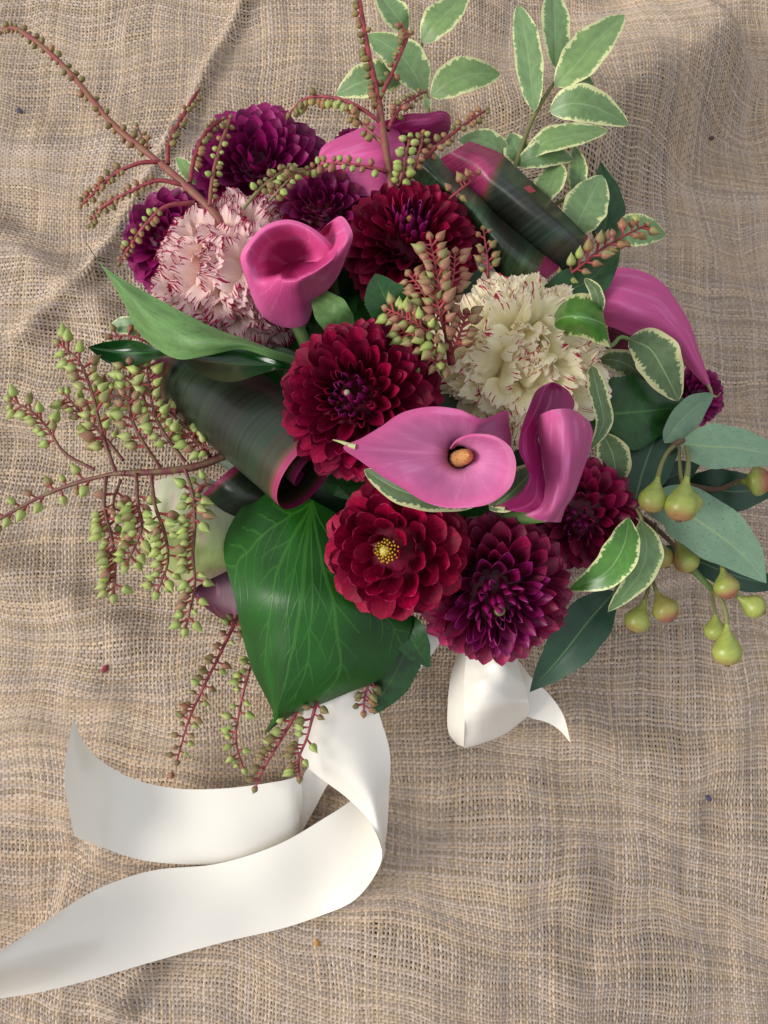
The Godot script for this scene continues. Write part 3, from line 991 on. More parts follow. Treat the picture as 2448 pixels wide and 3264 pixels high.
func dahlias() -> void:
	var ball := ["scale", "cell", "quill"]
	var d := dahlia("large crimson ball dahlia with pale centre in the middle of the bouquet", 1148, 1278, 148, 262, -0.2, -0.02, "crimson", ball, 298, {"heart": 0.34, "half": 0.138, "long": 0.52, "power": 0.66})
	put(sphere_mesh(0.0015, 1.1), "flower_centre", mat("pale_heart", lin(0.3, 0.3, 0.16), null, 0.7), d, Transform3D(Basis(), flower_axis(-0.2, -0.02) * 0.029))
	d = dahlia("crimson dahlia with violet heart above the upright bud cluster", 1308, 785, 100, 226, -0.03, -0.42, "crimson", ball, 250, {"heart": 0.36, "half": 0.15, "long": 0.55})
	put(sphere_mesh(0.0022, 1.0), "flower_centre", mat("yellow_heart", lin(0.55, 0.36, 0.05), null, 0.7), d, Transform3D(Basis(), flower_axis(-0.03, -0.42) * 0.024))
	# the open one with its yellow eye
	d = dahlia("open red dahlia with yellow centre beside the ivy leaf", 1262, 1748, 122, 238, -0.3, 0.04, "scarlet", ["open", "open2", "open2"], 112, {"long": 0.6, "half": 0.2, "first": 5, "power": 0.64, "flat": 0.66, "lean": 0.98})
	var ax := flower_axis(-0.3, 0.04)
	var e1 := ax.cross(Vector3.RIGHT).normalized()
	var e2 := ax.cross(e1)
	var dots := []
	for i in 46:
		var f := sqrt((i + 0.5) / 46.0)
		var az := i * 2.4
		var p := ax * (0.0185 - 0.003 * f * f + rng.randf_range(-0.0008, 0.0012)) + (e1 * cos(az) + e2 * sin(az)) * 0.0062 * f
		dots.append([lathe([[-2.5, 0.25], [0.0, 0.3], [0.4, 0.55], [0.9, 0.45], [1.2, 0.0]], 6, func(y, a): return Color(0.62, 0.4, 0.02) if y > 0.1 else Color(0.4, 0.3, 0.03)), place(ax + (e1 * cos(az) + e2 * sin(az)) * 0.5 * f, p, 0.00115)])
	put(joined(dots), "stamens", M.stamen, d)
	put(sphere_mesh(0.0028, 1.0), "flower_centre", mat("eye", lin(0.5, 0.42, 0.08), null, 0.5), d, Transform3D(Basis(), ax * 0.0172 + e2 * 0.001))
	d = dahlia("purple dahlia with pointed glossy petals at the bottom of the bouquet", 1572, 1880, 96, 250, 0.02, 0.36, "wine", ["scale2", "pointed", "quill"], 250, {"heart": 0.8, "half": 0.152, "long": 0.52})
	put(sphere_mesh(0.003, 0.8), "flower_centre", mat("green_heart", lin(0.14, 0.17, 0.04), null, 0.7), d, Transform3D(Basis(), flower_axis(0.02, 0.36) * 0.026))
	dahlia("dark red dahlia half hidden under the folded calla on the right", 1848, 1640, 80, 185, -0.3, 0.35, "wine", ["scale2", "pointed", "quill"], 150, {"heart": 0.35, "half": 0.175, "long": 0.52})
	dahlia("large dark purple dahlia at the top left edge", 830, 560, 52, 228, 0.1, -0.15, "purple", ["scale", "scale2", "scale2"], 250, {"half": 0.16, "long": 0.52})
	dahlia("purple dahlia on the far left behind the pink carnation", 550, 775, 44, 176, -0.3, 0.0, "purple", ["scale", "scale2", "scale2"], 150, {"half": 0.21})
	dahlia("small purple red dahlia between the pink calla and the top calla", 1030, 695, 84, 172, -0.05, -0.3, "wine", ["scale", "scale2", "cell"], 150, {"half": 0.2, "heart": 0.8})
	dahlia("purple dahlia at the right edge below the rose calla", 2215, 1265, 34, 98, 0.25, 0.0, "purple", ["scale", "scale2", "scale2"], 150, {"half": 0.21})
	dahlia("sliver of a violet dahlia behind the top calla", 1120, 468, 40, 66, -0.1, -0.3, "purple", ["pointed", "cell", "cell"], 60, {"half": 0.2})

func carnations() -> void:
	carnation("pink and white carnation with red edged petals behind the pink calla", 748, 880, 74, 262, -0.2, -0.12, "pink", 215, 9001)
	carnation("large cream carnation flecked with red right of the bud cluster", 1652, 1148, 106, 268, 0.05, 0.0, "cream", 190, 9002, 1.25)
	carnation("small red flecked carnation under the variegated leaves at lower right", 1975, 1800, 44, 92, 0.2, 0.2, "pink", 36, 9003)

func callas_low() -> void:
	# the light one behind the top dahlias
	var t := thing("calla_lily", "pink calla lily with dark rolled rim at the top of the bouquet", "calla lily", P(1220, 560, 60), "calla lilies")
	patch(t, "spathe", M.calla_rose, "1012 512 84 1014 535 86 1028 575 80;1034 462 84 1046 520 94 1064 605 84;1140 412 84 1146 500 102 1156 625 92;1218 386 86 1228 490 104 1238 620 94;1262 400 84 1296 480 96 1310 600 84", 22, 30)
	patch(t, "rim", M.calla_deep, "1206 392 88 1230 460 78 1250 520 70;1252 377 94 1276 430 84 1296 500 70;1300 362 96 1316 420 88 1336 490 70;1354 361 96 1362 410 90 1376 470 72;1406 353 94 1412 390 90 1416 440 74;1432 366 86 1436 396 82 1430 425 76;1440 404 76 1436 412 74 1424 432 70", 16, 36)
	stem_of(t, P(1230, 580, 70), 0.004)
	# the greenish one at the left
	t = thing("calla_lily", "greenish white calla lily with plum inside behind the hanging buds", "calla lily", P(600, 1750, 40), "calla lilies")
	patch(t, "spathe", M.calla_green, "496 1532 44 566 1516 56 650 1520 60 740 1560 58;470 1604 40 552 1598 66 640 1615 74 760 1660 68;458 1676 38 548 1690 68 645 1720 78 770 1750 70;484 1760 34 566 1785 58 640 1795 68 765 1790 64;540 1842 30 585 1850 42 635 1838 52 750 1800 56;600 1885 28 618 1880 34 640 1862 44 740 1812 50", 26, 36)
	patch(t, "spathe_inside", M.calla_plum, "628 1850 46 690 1795 50 775 1775 54;622 1880 36 690 1850 34 780 1850 40;624 1908 30 690 1915 30 780 1930 36;660 1942 30 715 1962 32 780 1975 36;720 1984 34 750 1994 36 785 1998 38", 18, 24)
	stem_of(t, P(760, 1640, 56), 0.004)

func callas() -> void:
	var t := thing("calla_lily", "pink trumpet calla lily standing over the pink carnation", "calla lily", P(940, 950, 90), "calla lilies")
	spathe(t, "spathe", M.calla_pink, 920, 840, 106, "-46 112 102 140 132 -45 116 104 188 140 -41 126 108 228 148 -24 134 130 224 152 -8 140 154 187 138 14 90 150 163 124 41 62 146 150 114 59 58 144 157 108 72 56 142 196 101 84 54 141 206 98 97 54 140 202 98 111 52 139 192 102 125 50 138 175 108 149 78 126 148 120 173 78 126 148 131 190 78 126 155 138 212 78 126 144 144 241 78 126 142 146 270 78 126 140 148 300 78 126 136 148 328 78 126 144 144 345 78 126 155 137 356 60 126 148 128", 4.0)
	stem_of(t, P(935, 1000, 92), 0.004)
	t = thing("calla_lily", "open mauve calla lily with orange spadix in the front", "calla lily", P(1465, 1500, 120), "calla lilies")
	spathe(t, "spathe", M.calla_mauve, 1465, 1452, 132, "12 46 158 150 160 -14 46 160 170 164 -32 46 162 186 172 -44 46 164 206 184 -56 46 165 142 189 -75 46 166 136 192 -92 46 167 148 193 -120 46 168 180 192 -143 46 169 228 188 -160 46 170 268 184 -170 46 170 318 180 -176 46 170 372 176 -182 46 170 325 178 -190 46 170 278 180 -197 46 170 248 181 -210 46 170 209 182 -233 46 170 185 184 -258 46 171 171 187 -286 46 172 171 192 -305 45 173 182 197 -327 44 174 191 201 -344 43 175 186 204 -359 42 176 176 206 -373 41 177 158 206 -391 40 177 124 204 -416 36 176 84 198 -440 33 173 62 190 -465 30 168 50 180 -505 28 162 40 170", 2.0)
	tube(path3("1135 1424 177 1112 1418 176 1085 1408 172 1062 1402 164", 8), 0.0016, 0.0003, "spathe_tip", M.calla_tip, t)
	var sp := path3("1436 1474 136 1452 1466 158 1474 1458 176 1492 1452 186", 12)
	var loc := sp.map(func(p): return p - root_of(t))
	var v := PackedVector3Array()
	var fr := frames(loc)
	for i in 13:
		var k := mini(i, 11)
		var r := 0.0047 * (1.0 - 0.35 * pow(k / 11.0, 2.0)) * (1.0 if i < 11 else 0.62 if i == 11 else 0.001)
		for s in 13:
			var a := TAU * s / 12.0
			var rr := r * (1.0 + 0.12 * n_hi.get_noise_2d(s % 12 * 50.0, i * 50.0))
			v.append(loc[k] + (fr[k][1] * cos(a) + fr[k][2] * sin(a)) * rr + (fr[k][0] * 0.0022 if i == 12 else Vector3.ZERO))
	put(grid(v, 13, 13, PackedColorArray(), true), "spadix", M.spadix, t)
	stem_of(t, P(1465, 1452, 130), 0.004)
	# folded one right of it
	t = thing("calla_lily", "folded mauve pink calla lily below the cream carnation", "calla lily", P(1730, 1600, 110), "calla lilies")
	var k3 := "1747 1221 168 1761 1218 170 1782 1224 166;1709 1246 172 1766 1249 164 1818 1254 160;1682 1308 178 1750 1303 164 1825 1308 160;1660 1374 184 1696 1374 172 1723 1379 166;1654 1433 186 1690 1433 176 1725 1439 166;1674 1482 184 1701 1487 176 1731 1504 168;1686 1520 180 1709 1531 174 1734 1553 168;1658 1569 170 1696 1591 166 1728 1612 164;1603 1604 158 1647 1618 156 1690 1634 156;1568 1615 152 1590 1620 152 1610 1626 152"
	patch(t, "spathe", M.calla_deep, k3, 16, 60)
	patch(t, "spathe_front", M.calla_fold, "1720 1322 172 1766 1305 184 1826 1306 180 1880 1344 160;1716 1379 168 1772 1357 186 1831 1352 184 1890 1384 158;1723 1439 166 1772 1433 182 1831 1428 184 1880 1439 156;1733 1504 166 1777 1504 178 1820 1504 180 1861 1493 154;1736 1553 167 1772 1563 176 1810 1569 174 1832 1574 152;1722 1612 164 1750 1629 170 1777 1629 168 1804 1618 150;1674 1642 158 1717 1658 160 1755 1664 158 1787 1665 146", 24, 44)
	stem_of(t, P(1760, 1640, 130), 0.004)
	tube(path3("1610 1622 154 1590 1617 153 1566 1614 150", 6), 0.0014, 0.0003, "spathe_tip", M.calla_tip, t)
	# the one at the right edge
	t = thing("calla_lily", "rose pink calla lily with drooping tip at the right edge", "calla lily", P(2020, 1060, 70), "calla lilies")
	patch(t, "spathe", M.calla_rose, "1890 870 92 1885 960 104 1900 1030 92;1966 853 92 1960 950 112 1958 1046 98;2040 862 90 2030 970 112 2018 1072 98;2110 900 86 2092 990 106 2074 1083 94;2162 967 80 2136 1032 98 2112 1089 88;2201 1036 74 2178 1078 88 2148 1112 80;2222 1100 68 2206 1130 80 2180 1150 74;2246 1166 60 2232 1182 70 2214 1194 66;2264 1222 54 2256 1226 58 2246 1228 56", 22, 44)
	patch(t, "spathe_inside", M.calla_deep, "1936 1028 90 1940 1070 78 1950 1112 70;1990 1060 92 1992 1085 80 2000 1115 70;2052 1078 90 2056 1100 80 2070 1124 68;2106 1085 86 2116 1110 76 2126 1134 66", 10, 18)
	patch(t, "lower_flap", M.calla_fold, "2098 1084 86 2118 1090 80 2130 1104 72;2140 1086 82 2150 1116 76 2160 1146 68;2178 1110 78 2182 1150 70 2200 1180 62;2212 1160 68 2222 1190 62 2230 1208 56;2246 1210 56 2250 1222 54 2252 1232 52", 12, 24)
	tube(path3("2254 1222 56 2264 1240 52 2270 1258 48 2284 1264 46 2296 1252 48", 10), 0.0013, 0.0004, "spathe_tip", M.calla_tip, t)
	stem_of(t, P(1930, 980, 80), 0.004)

func leaves() -> void:
	var t := thing("ivy_leaf", "large glossy dark green ivy leaf pointing down over the ribbon", "leaf", P(1000, 1640, 70))
	patch(t, "leaf_blade", M.ivy, "850 1536 74 930 1560 84 1000 1596 90 1070 1635 92 1130 1676 88;764 1624 76 870 1650 90 985 1690 98 1110 1740 98 1240 1798 88;712 1745 78 840 1770 96 970 1795 104 1130 1850 102 1300 1920 84;746 1900 88 850 1900 104 960 1905 110 1130 1950 106 1312 2000 84;776 2040 78 860 2025 94 945 2015 102 1100 2050 96 1270 2086 80;802 2130 72 865 2112 86 926 2102 94 1070 2130 90 1216 2160 74;842 2212 66 874 2195 76 908 2185 84 1010 2200 80 1112 2208 68;868 2268 62 876 2256 68 888 2250 74 940 2258 70 1000 2254 62;862 2302 58 872 2300 62 884 2294 64 906 2288 62 936 2280 58;850 2322 56 856 2321 58 862 2319 59 870 2316 58 882 2311 56;843 2342 54 843 2342 54 844 2342 54 845 2341 54 846 2340 54", 31, 54, 0.0)
	t = thing("broad_leaf", "pale green leaf showing its underside below the pink carnation", "leaf", P(900, 1140, 110), "broad leaves")
	patch(t, "leaf_blade", M.pale_back, "264 757 84 266 759 84 268 760 84;318 838 92 322 846 92 326 852 90;398 894 98 396 925 100 394 965 94;488 944 104 468 1000 108 446 1066 96;600 1004 118 578 1070 124 556 1142 112;690 1048 122 674 1090 130 658 1134 122;800 1086 124 786 1098 128 770 1114 124;880 1118 122 878 1130 122 876 1146 120;990 1150 104 990 1158 104 990 1168 102", 15, 44)
	t = thing("broad_leaf", "dark glossy leaf with wavy edge just below the pale leaf", "leaf", P(900, 1165, 100), "broad leaves")
	patch(t, "leaf_blade", M.glossy_leaf, "279 1106 74 280 1107 74 281 1108 74;340 1089 80 338 1118 74 335 1152 80;422 1084 84 412 1125 78 402 1173 86;492 1106 92 490 1125 92 490 1146 102;562 1128 96 566 1136 100 574 1144 112;660 1108 102 650 1150 104 640 1196 122;762 1104 108 748 1160 110 736 1218 128;842 1136 112 838 1165 112 832 1192 126;900 1158 114 899 1166 113 898 1178 116;990 1180 100 990 1184 100 990 1190 100", 13, 54)
	# cordyline leaves
	t = thing("cordyline_leaf", "dark cordyline leaf rolled into a tube with pink edge on the left", "leaf", P(800, 1400, 90), "cordyline leaves")
	roll(t, M.ti_roll, Vector3(618, 1212, 58), Vector3(1000, 1520, 120), 152, 34, 1.8, 215.0)
	patch(t, "leaf_tail", M.ti_roll, "645 1576 74 705 1520 84 772 1464 76;690 1612 72 770 1570 84 850 1510 74;745 1655 66 840 1610 76 930 1560 70;800 1710 58 900 1660 66 1010 1610 62", 13, 24)
	t = thing("cordyline_leaf", "dark green cordyline leaf with magenta end folded at the top right", "leaf", P(1600, 700, 70), "cordyline leaves")
	patch(t, "under_fold", M.ti_fold, "1392 512 86 1450 478 98 1496 450 88;1440 556 88 1522 506 104 1588 484 88;1492 612 88 1576 562 106 1640 528 86;1560 680 88 1650 620 106 1712 594 84;1650 756 86 1736 692 104 1796 676 80;1740 830 82 1820 762 98 1860 740 76;1800 880 78 1860 820 88 1890 768 74", 15, 44)
	patch(t, "over_fold", M.ti_over, "1304 560 88 1338 515 104 1384 484 92;1396 628 92 1420 590 108 1450 560 94;1482 712 92 1500 660 110 1520 617 94;1552 822 90 1570 745 112 1586 688 94;1602 892 88 1640 815 110 1666 756 92;1652 924 86 1700 860 106 1730 808 88;1684 944 84 1736 895 98 1786 852 84", 15, 44)
	# small dark leaves
	t = thing("dark_leaf", "small dark serrated leaf between the two crimson dahlias", "leaf", P(1260, 1010, 100), "dark leaves")
	blade(t, "leaf_blade", M.dark_leaf, "1275 1025 132 1228 950 140 1196 872 136", 72, 0.72, 0.8, 0, 0.1, 0.02, 0.0, 0.03)
	t = thing("dark_leaf", "grey green leaf tucked under the pink trumpet calla", "leaf", P(1020, 1000, 90), "dark leaves")
	blade(t, "leaf_blade", M.pale_back, "1120 1090 104 1060 1000 122 1000 920 112", 55, 0.9, 0.8)
	t = thing("dark_leaf", "broad dark green leaf with pale midrib right of the cream carnation", "leaf", P(1900, 1320, 80), "dark leaves")
	blade(t, "leaf_blade", M.dark_leaf, "1850 1325 84 1960 1318 94 2080 1308 92 2216 1291 76", 122, 0.8, 0.85, 0, -0.12, 0.04, 0.0, 0.012)
	t = thing("dark_leaf", "dark pointed leaf above the curled variegated leaf", "leaf", P(1760, 940, 90), "dark leaves")
	blade(t, "leaf_blade", M.dark_leaf, "1690 985 108 1800 935 118 1900 875 114 1976 790 100", 66, 0.85, 0.8, 0, 0.12, 0.03, 0.0, 0.014)
	t = thing("dark_leaf", "little dark leaf tip below the red dahlia over the ribbon strip", "leaf", P(1300, 2020, 70), "dark leaves")
	blade(t, "leaf_blade", M.dark_leaf, "1275 1960 80 1320 2050 82 1370 2128 72", 54, 0.7, 0.9)
	t = thing("dark_leaf", "dark serrated leaf under the right edge of the ivy", "leaf", P(1280, 2080, 60), "dark leaves")
	blade(t, "leaf_blade", M.dark_leaf, "1330 1980 72 1282 2100 66 1228 2200 56 1151 2292 46", 66, 0.85, 0.85, 0, -0.15, 0.03, 0.0, 0.025)
	t = thing("dark_leaf", "dark green leaf behind the variegated leaf at the right", "leaf", P(1915, 740, 60), "dark leaves")
	blade(t, "leaf_blade", M.dark_leaf, "1917 770 62 1935 660 66 1914 518 60", 56, 0.9, 0.9)
	# the collar of leaves under the flowers, seen only through the gaps
	t = thing("leaf_collar", "collar of dark leaves under the flower heads", "foliage", P(1200, 1450, 60))
	for i in 26:
		var a := TAU * i / 13.0 + (0.24 if i >= 13 else 0.0)
		var r1 := 560.0 if i < 13 else 360.0
		var c := Vector3(1230 + cos(a) * 40.0, 1330 + sin(a) * 40.0, 72 if i < 13 else 96)
		var e := Vector3(1230 + cos(a) * r1, 1330 + sin(a) * r1 * 1.02, 48 if i < 13 else 78)
		if sin(a) > 0.3 and cos(a) < 0.2:
			e = c.lerp(e, 0.8)
		var m2 := c.lerp(e, 0.55) + Vector3(0, 0, 10)
		blade(t, "leaf_blade", M.dark_leaf, "%f %f %f %f %f %f %f %f %f" % [c.x, c.y, c.z, m2.x, m2.y, m2.z, e.x, e.y, e.z], 130, 1.1, 0.8)

# a leaf rolled round an axis from a to b (photo points), r in photo pixels
func roll(t: Node3D, m: Material, a: Vector3, b: Vector3, r_out: float, r_in: float, turns: float, start: float) -> void:
	var pa := PV(a)
	var pb := PV(b)
	var ax := (pb - pa).normalized()
	var up := (cam_basis.z - ax * cam_basis.z.dot(ax)).normalized()
	var sd := ax.cross(up)
	var nu := 90
	var nv := 30
	var k := mpp(pa)
	var pts := PackedVector3Array()
	for j in nv:
		var s := float(j) / (nv - 1)
		for i in nu:
			var f := float(i) / (nu - 1)
			var ang := deg_to_rad(start) - f * turns * TAU
			var r := lerpf(r_out, r_in, pow(f, 1.15)) * k * (1.0 + 0.03 * sin(ang * 2.0))
			var q := pa.lerp(pb, s + (s - 0.5) * 0.1 * sin(ang * 1.0) + (0.1 * f if s > 0.5 else 0.0) * (s - 0.5) * -1.0)
			pts.append(q + (sd * cos(ang) + up * sin(ang)) * r)
	sheet(pts, nu, nv, "leaf_roll", m, t)

func eucalyptus() -> void:
	var G: Material = M.eucalyptus_grey
	var D: Material = M.eucalyptus_dark
	var t := thing("eucalyptus_sprig", "upper eucalyptus sprig with three hanging gumnuts at the right", "eucalyptus", P(2060, 1560, 60), "eucalyptus sprigs")
	tube(path3("1980 1640 60 2060 1560 70 2130 1440 86 2165 1408 92 2180 1405 92", 12), 0.0022, 0.0016, "stem", M.stem_brown, t)
	blade(t, "leaf", D, "2018 1622 82 2050 1500 84 2090 1390 82 2134 1266 78", 84, 0.85, 0.95, 10)
	blade(t, "leaf", G, "2118 1412 88 2160 1355 92 2215 1300 90 2276 1258 82", 54, 0.9, 0.8, -20)
	blade(t, "leaf", G, "2172 1412 92 2250 1422 98 2370 1430 96 2540 1472 84", 72, 0.85, 0.75, 6, 0.1)
	blade(t, "leaf", D, "2070 1552 72 2150 1515 76 2232 1478 74", 44, 0.9, 0.9)
	gumnut(t, 2080, 1592, 104, 45, "2150 1422 94 2128 1440 100 2108 1480 104 2098 1520 105", 0.35)
	gumnut(t, 2208, 1602, 84, 38, "2166 1425 88 2166 1460 90 2168 1500 90 2172 1530 88", 0.2)
	gumnut(t, 2172, 1612, 110, 53, "2184 1424 95 2192 1445 102 2194 1480 108 2190 1520 110", 0.55)
	t = thing("eucalyptus_sprig", "lower eucalyptus sprig with grey leaf and clusters of gumnuts", "eucalyptus", P(2030, 1640, 50), "eucalyptus sprigs")
	tube(path3("1960 1600 50 2060 1660 56 2130 1720 54 2200 1790 50", 12), 0.002, 0.0012, "stem", M.stem_brown, t)
	tube(path3("2206 1812 58 2230 1838 58 2268 1876 56", 6), 0.0022, 0.0017, "stem", M.stem_green, t)
	tube(path3("2180 1545 58 2280 1560 58 2340 1540 60 2400 1520 62", 8), 0.002, 0.0012, "stem", M.stem_brown, t)
	blade(t, "leaf", G, "2050 1620 74 2150 1620 84 2270 1690 86 2370 1770 78 2442 1858 68", 92, 0.85, 0.85, -8, 0.08)
	blade(t, "leaf", D, "2110 1740 44 2290 1815 48 2400 1850 46 2540 1862 40", 46, 0.8, 0.8)
	blade(t, "leaf", D, "2150 1555 52 2270 1560 58 2370 1566 56 2520 1540 48", 68, 0.85, 0.85)
	blade(t, "leaf", D, "1960 1885 54 1880 1975 60 1790 2090 54 1689 2205 42", 78, 0.85, 0.9, -6)
	gumnut(t, 2408, 1534, 72, 48, "2340 1545 62 2352 1540 64 2362 1537 66 2370 1536 68", 0.95, 0.3)
	gumnut(t, 2114, 1778, 66, 34, "2090 1668 60 2090 1684 63 2091 1700 65 2092 1714 66", 0.1, 0.3)
	gumnut(t, 2186, 1786, 70, 42, "2152 1696 62 2154 1704 65 2156 1712 68 2157 1722 70", 0.1, 0.75)
	gumnut(t, 2248, 1758, 52, 26, "2220 1715 54 2224 1722 54 2228 1728 54 2231 1734 54", 0.2, 0.3)
	gumnut(t, 2315, 1868, 66, 41, "2292 1770 56 2296 1784 60 2300 1798 64 2303 1810 66", 0.75)
	gumnut(t, 2402, 1932, 58, 39, "2322 1888 58 2332 1892 58 2340 1896 58 2350 1902 58", 0.1, 0.45)
	gumnut(t, 2280, 2008, 50, 36, "2266 1880 56 2270 1905 54 2276 1930 52 2280 1956 51", 0.2, 0.2)
	gumnut(t, 2318, 2076, 62, 47, "2270 1884 57 2296 1906 62 2312 1945 64 2318 1990 64", 0.25, 0.3)
	gumnut(t, 2031, 1978, 58, 41, "2070 1860 56 2066 1880 57 2060 1898 58 2055 1914 58", 0.3, 0.35)
	gumnut(t, 2120, 1942, 60, 43, "2078 1840 56 2082 1855 58 2087 1868 60 2092 1884 60", 0.85)
	gumnut(t, 1905, 1812, 52, 30, "1940 1740 50 1932 1752 51 1926 1764 52 1922 1774 52", 0.3, 0.6)

func pittosporum() -> void:
	var V := [M.variegated0, M.variegated1, M.variegated2]
	var GL: Material = M.variegated_glossy
	var DU: Material = M.variegated_dull
	var t := thing("pittosporum_sprig", "tall variegated sprig with cream edged leaves at the top right", "pittosporum", P(1645, 520, 60), "variegated sprigs")
	tube(path3("1600 620 70 1645 520 74 1690 395 76 1735 312 76 1768 262 76", 14), 0.0019, 0.001, "stem", M.stem_olive, t)
	blade(t, "leaf", V[0], "1704 356 78 1692 250 82 1676 120 80 1650 16 74", 44, 1.0, 0.62, 10, 0.1, 0.1)
	blade(t, "leaf", V[1], "1770 214 78 1772 130 82 1768 40 82 1760 -60 76", 49, 1.0, 0.62, -12, 0.1, 0.06)
	blade(t, "leaf", V[2], "1768 276 78 1832 210 86 1900 130 86 1990 46 78", 64, 1.0, 0.66, 6, 0.1, 0.05)
	blade(t, "leaf", V[0], "1764 270 72 1810 248 74 1850 246 72 1894 272 68", 26, 0.9, 0.8, -20)
	blade(t, "leaf", V[1], "1752 354 76 1820 330 84 1900 342 82 2004 398 70", 58, 0.95, 0.66, -10, 0.12)
	blade(t, "leaf", V[2], "1670 500 76 1750 448 84 1840 428 82 1938 414 74", 46, 0.95, 0.66, 12, 0.1)
	blade(t, "leaf", V[1], "1644 522 72 1700 500 80 1760 492 78 1828 508 70", 45, 0.95, 0.7, 5)
	t = thing("pittosporum_sprig", "variegated sprig behind the red budded stem at the top centre", "pittosporum", P(1357, 350, 60), "variegated sprigs")
	tube(path3("1362 420 60 1364 345 64 1350 260 66 1322 180 66 1298 98 66", 14), 0.0018, 0.001, "stem", M.stem_olive, t)
	tube(path3("1340 235 66 1342 180 68 1346 134 68", 6), 0.0013, 0.001, "stem", M.stem_olive, t)
	blade(t, "leaf", V[1], "1298 98 66 1272 60 72 1240 20 72 1200 -30 66", 44, 0.9, 0.7, 0, 0.1)
	blade(t, "leaf", V[2], "1345 136 70 1385 80 78 1430 35 78 1496 -30 70", 54, 0.95, 0.66, 6, 0.1)
	blade(t, "leaf", V[0], "1354 302 66 1318 228 74 1262 162 74 1172 110 66", 64, 1.0, 0.62, -5, 0.12)
	blade(t, "leaf", V[1], "1290 248 60 1220 246 66 1150 262 64 1072 302 56", 58, 0.95, 0.7, 4, 0.1)
	blade(t, "leaf", V[2], "1374 308 66 1430 262 74 1500 236 74 1594 234 66", 62, 1.05, 0.6, 4, 0.1)
	blade(t, "leaf", V[0], "1322 165 62 1340 190 62 1352 222 60", 24, 0.9, 0.8)
	blade(t, "leaf", V[0], "1356 352 64 1362 330 66 1352 312 66", 12, 0.9, 0.8)
	t = thing("pittosporum_sprig", "variegated leaves beside the folded cordyline leaf at the upper right", "pittosporum", P(1735, 640, 60), "variegated sprigs")
	tube(path3("1700 760 60 1760 660 64 1840 640 64 1900 760 60", 12), 0.0017, 0.001, "stem", M.stem_olive, t)
	blade(t, "leaf", V[0], "1628 516 64 1580 470 70 1520 446 70 1462 446 62", 42, 0.95, 0.7, 0, 0.1)
	blade(t, "leaf", V[1], "1658 518 66 1652 490 70 1640 460 70 1626 424 64", 42, 0.9, 0.7, 15)
	blade(t, "leaf", V[2], "1720 650 74 1744 600 80 1762 560 78 1772 512 72", 50, 0.95, 0.62, 25, 0.1)
	blade(t, "leaf", V[1], "1838 640 66 1842 580 72 1840 520 72 1829 460 66", 32, 0.9, 0.8, 25)
	blade(t, "leaf", V[0], "1826 760 72 1852 690 80 1882 630 80 1918 558 72", 70, 0.95, 0.66, 4, 0.1)
	blade(t, "leaf", V[0], "1955 770 58 2005 738 66 2055 734 64 2122 746 56", 54, 0.95, 0.66, 0, 0.1)
	t = thing("pittosporum_sprig", "curled glossy variegated leaf over the edge of the cream carnation", "pittosporum", P(1940, 1100, 100), "variegated sprigs")
	patch(t, "leaf", GL, "1918 968 128 1930 1035 140 1944 1108 128;1890 942 132 1895 1020 148 1910 1098 132;1850 934 132 1850 1010 152 1862 1078 134;1800 950 128 1800 1010 146 1812 1072 132;1762 984 120 1764 1030 132 1780 1084 122;1745 1024 110 1748 1056 116 1764 1096 112;1746 1050 104 1750 1078 106 1762 1112 104", 17, 34)
	blade(t, "leaf", DU, "1912 1000 132 1908 960 138 1894 920 140 1862 888 136", 24, 0.9, 0.7, 40)
	tube(path3("1936 1106 126 1955 1098 118 1978 1074 112 2008 1082 108", 8), 0.0012, 0.0011, "stem", M.stem_green, t)
	blade(t, "leaf", DU, "2004 1082 108 2070 1110 112 2116 1180 110 2164 1276 98", 72, 0.95, 0.62, -6, 0.15, 0.12)
	blade(t, "leaf", DU, "1912 1146 92 1970 1150 96 2020 1176 92 2060 1224 84", 40, 0.9, 0.7, -20, 0.1)
	blade(t, "leaf", M.pale_back, "1896 1160 104 1888 1130 108 1896 1098 110", 22, 0.9, 0.8)
	t = thing("pittosporum_sprig", "narrow twisted variegated leaf hanging beside the cream carnation", "pittosporum", P(1890, 1170, 100), "variegated sprigs")
	blade(t, "leaf", DU, "1886 1165 124 1906 1250 132 1924 1335 134 1908 1390 132 1874 1440 126", 34, 0.75, 0.6, 20, 0.1, 0.05, 60)
	blade(t, "leaf", M.variegated_dull, "1920 1380 92 1950 1440 96 1962 1500 92 1956 1560 84", 54, 0.9, 0.75, 0)
	t = thing("pittosporum_sprig", "two cream edged leaves hanging over the small carnation at lower right", "pittosporum", P(2005, 1630, 80), "variegated sprigs")
	tube(path3("1998 1614 84 2020 1612 92 2040 1640 98 2046 1662 98", 8), 0.0013, 0.0011, "stem", M.stem_olive, t)
	tube(path3("1996 1612 84 2004 1640 92 2003 1660 98", 6), 0.0013, 0.0011, "stem", M.stem_olive, t)
	blade(t, "leaf", GL, "2004 1650 100 1988 1740 110 1930 1826 106 1816 1880 92", 58, 0.95, 0.75, -10, 0.1, 0.05)
	blade(t, "leaf", V[1], "2044 1658 98 2062 1740 102 2036 1836 96 1938 1950 78", 58, 0.95, 0.75, 14, 0.1)
	blade(t, "leaf", DU, "1996 1750 84 1990 1820 86 1952 1900 76", 18, 0.9, 0.8, 30)
	t = thing("pittosporum_sprig", "cream edged leaves peeping out under the open mauve calla", "pittosporum", P(1300, 1580, 110), "variegated sprigs")
	blade(t, "leaf", DU, "1160 1496 158 1270 1560 166 1390 1590 166 1520 1610 158", 46, 1.0, 0.6, 0, 0.05)
	blade(t, "leaf", DU, "1560 1625 148 1620 1580 154 1670 1530 152 1712 1480 146", 56, 0.95, 0.7, 0, 0.1)
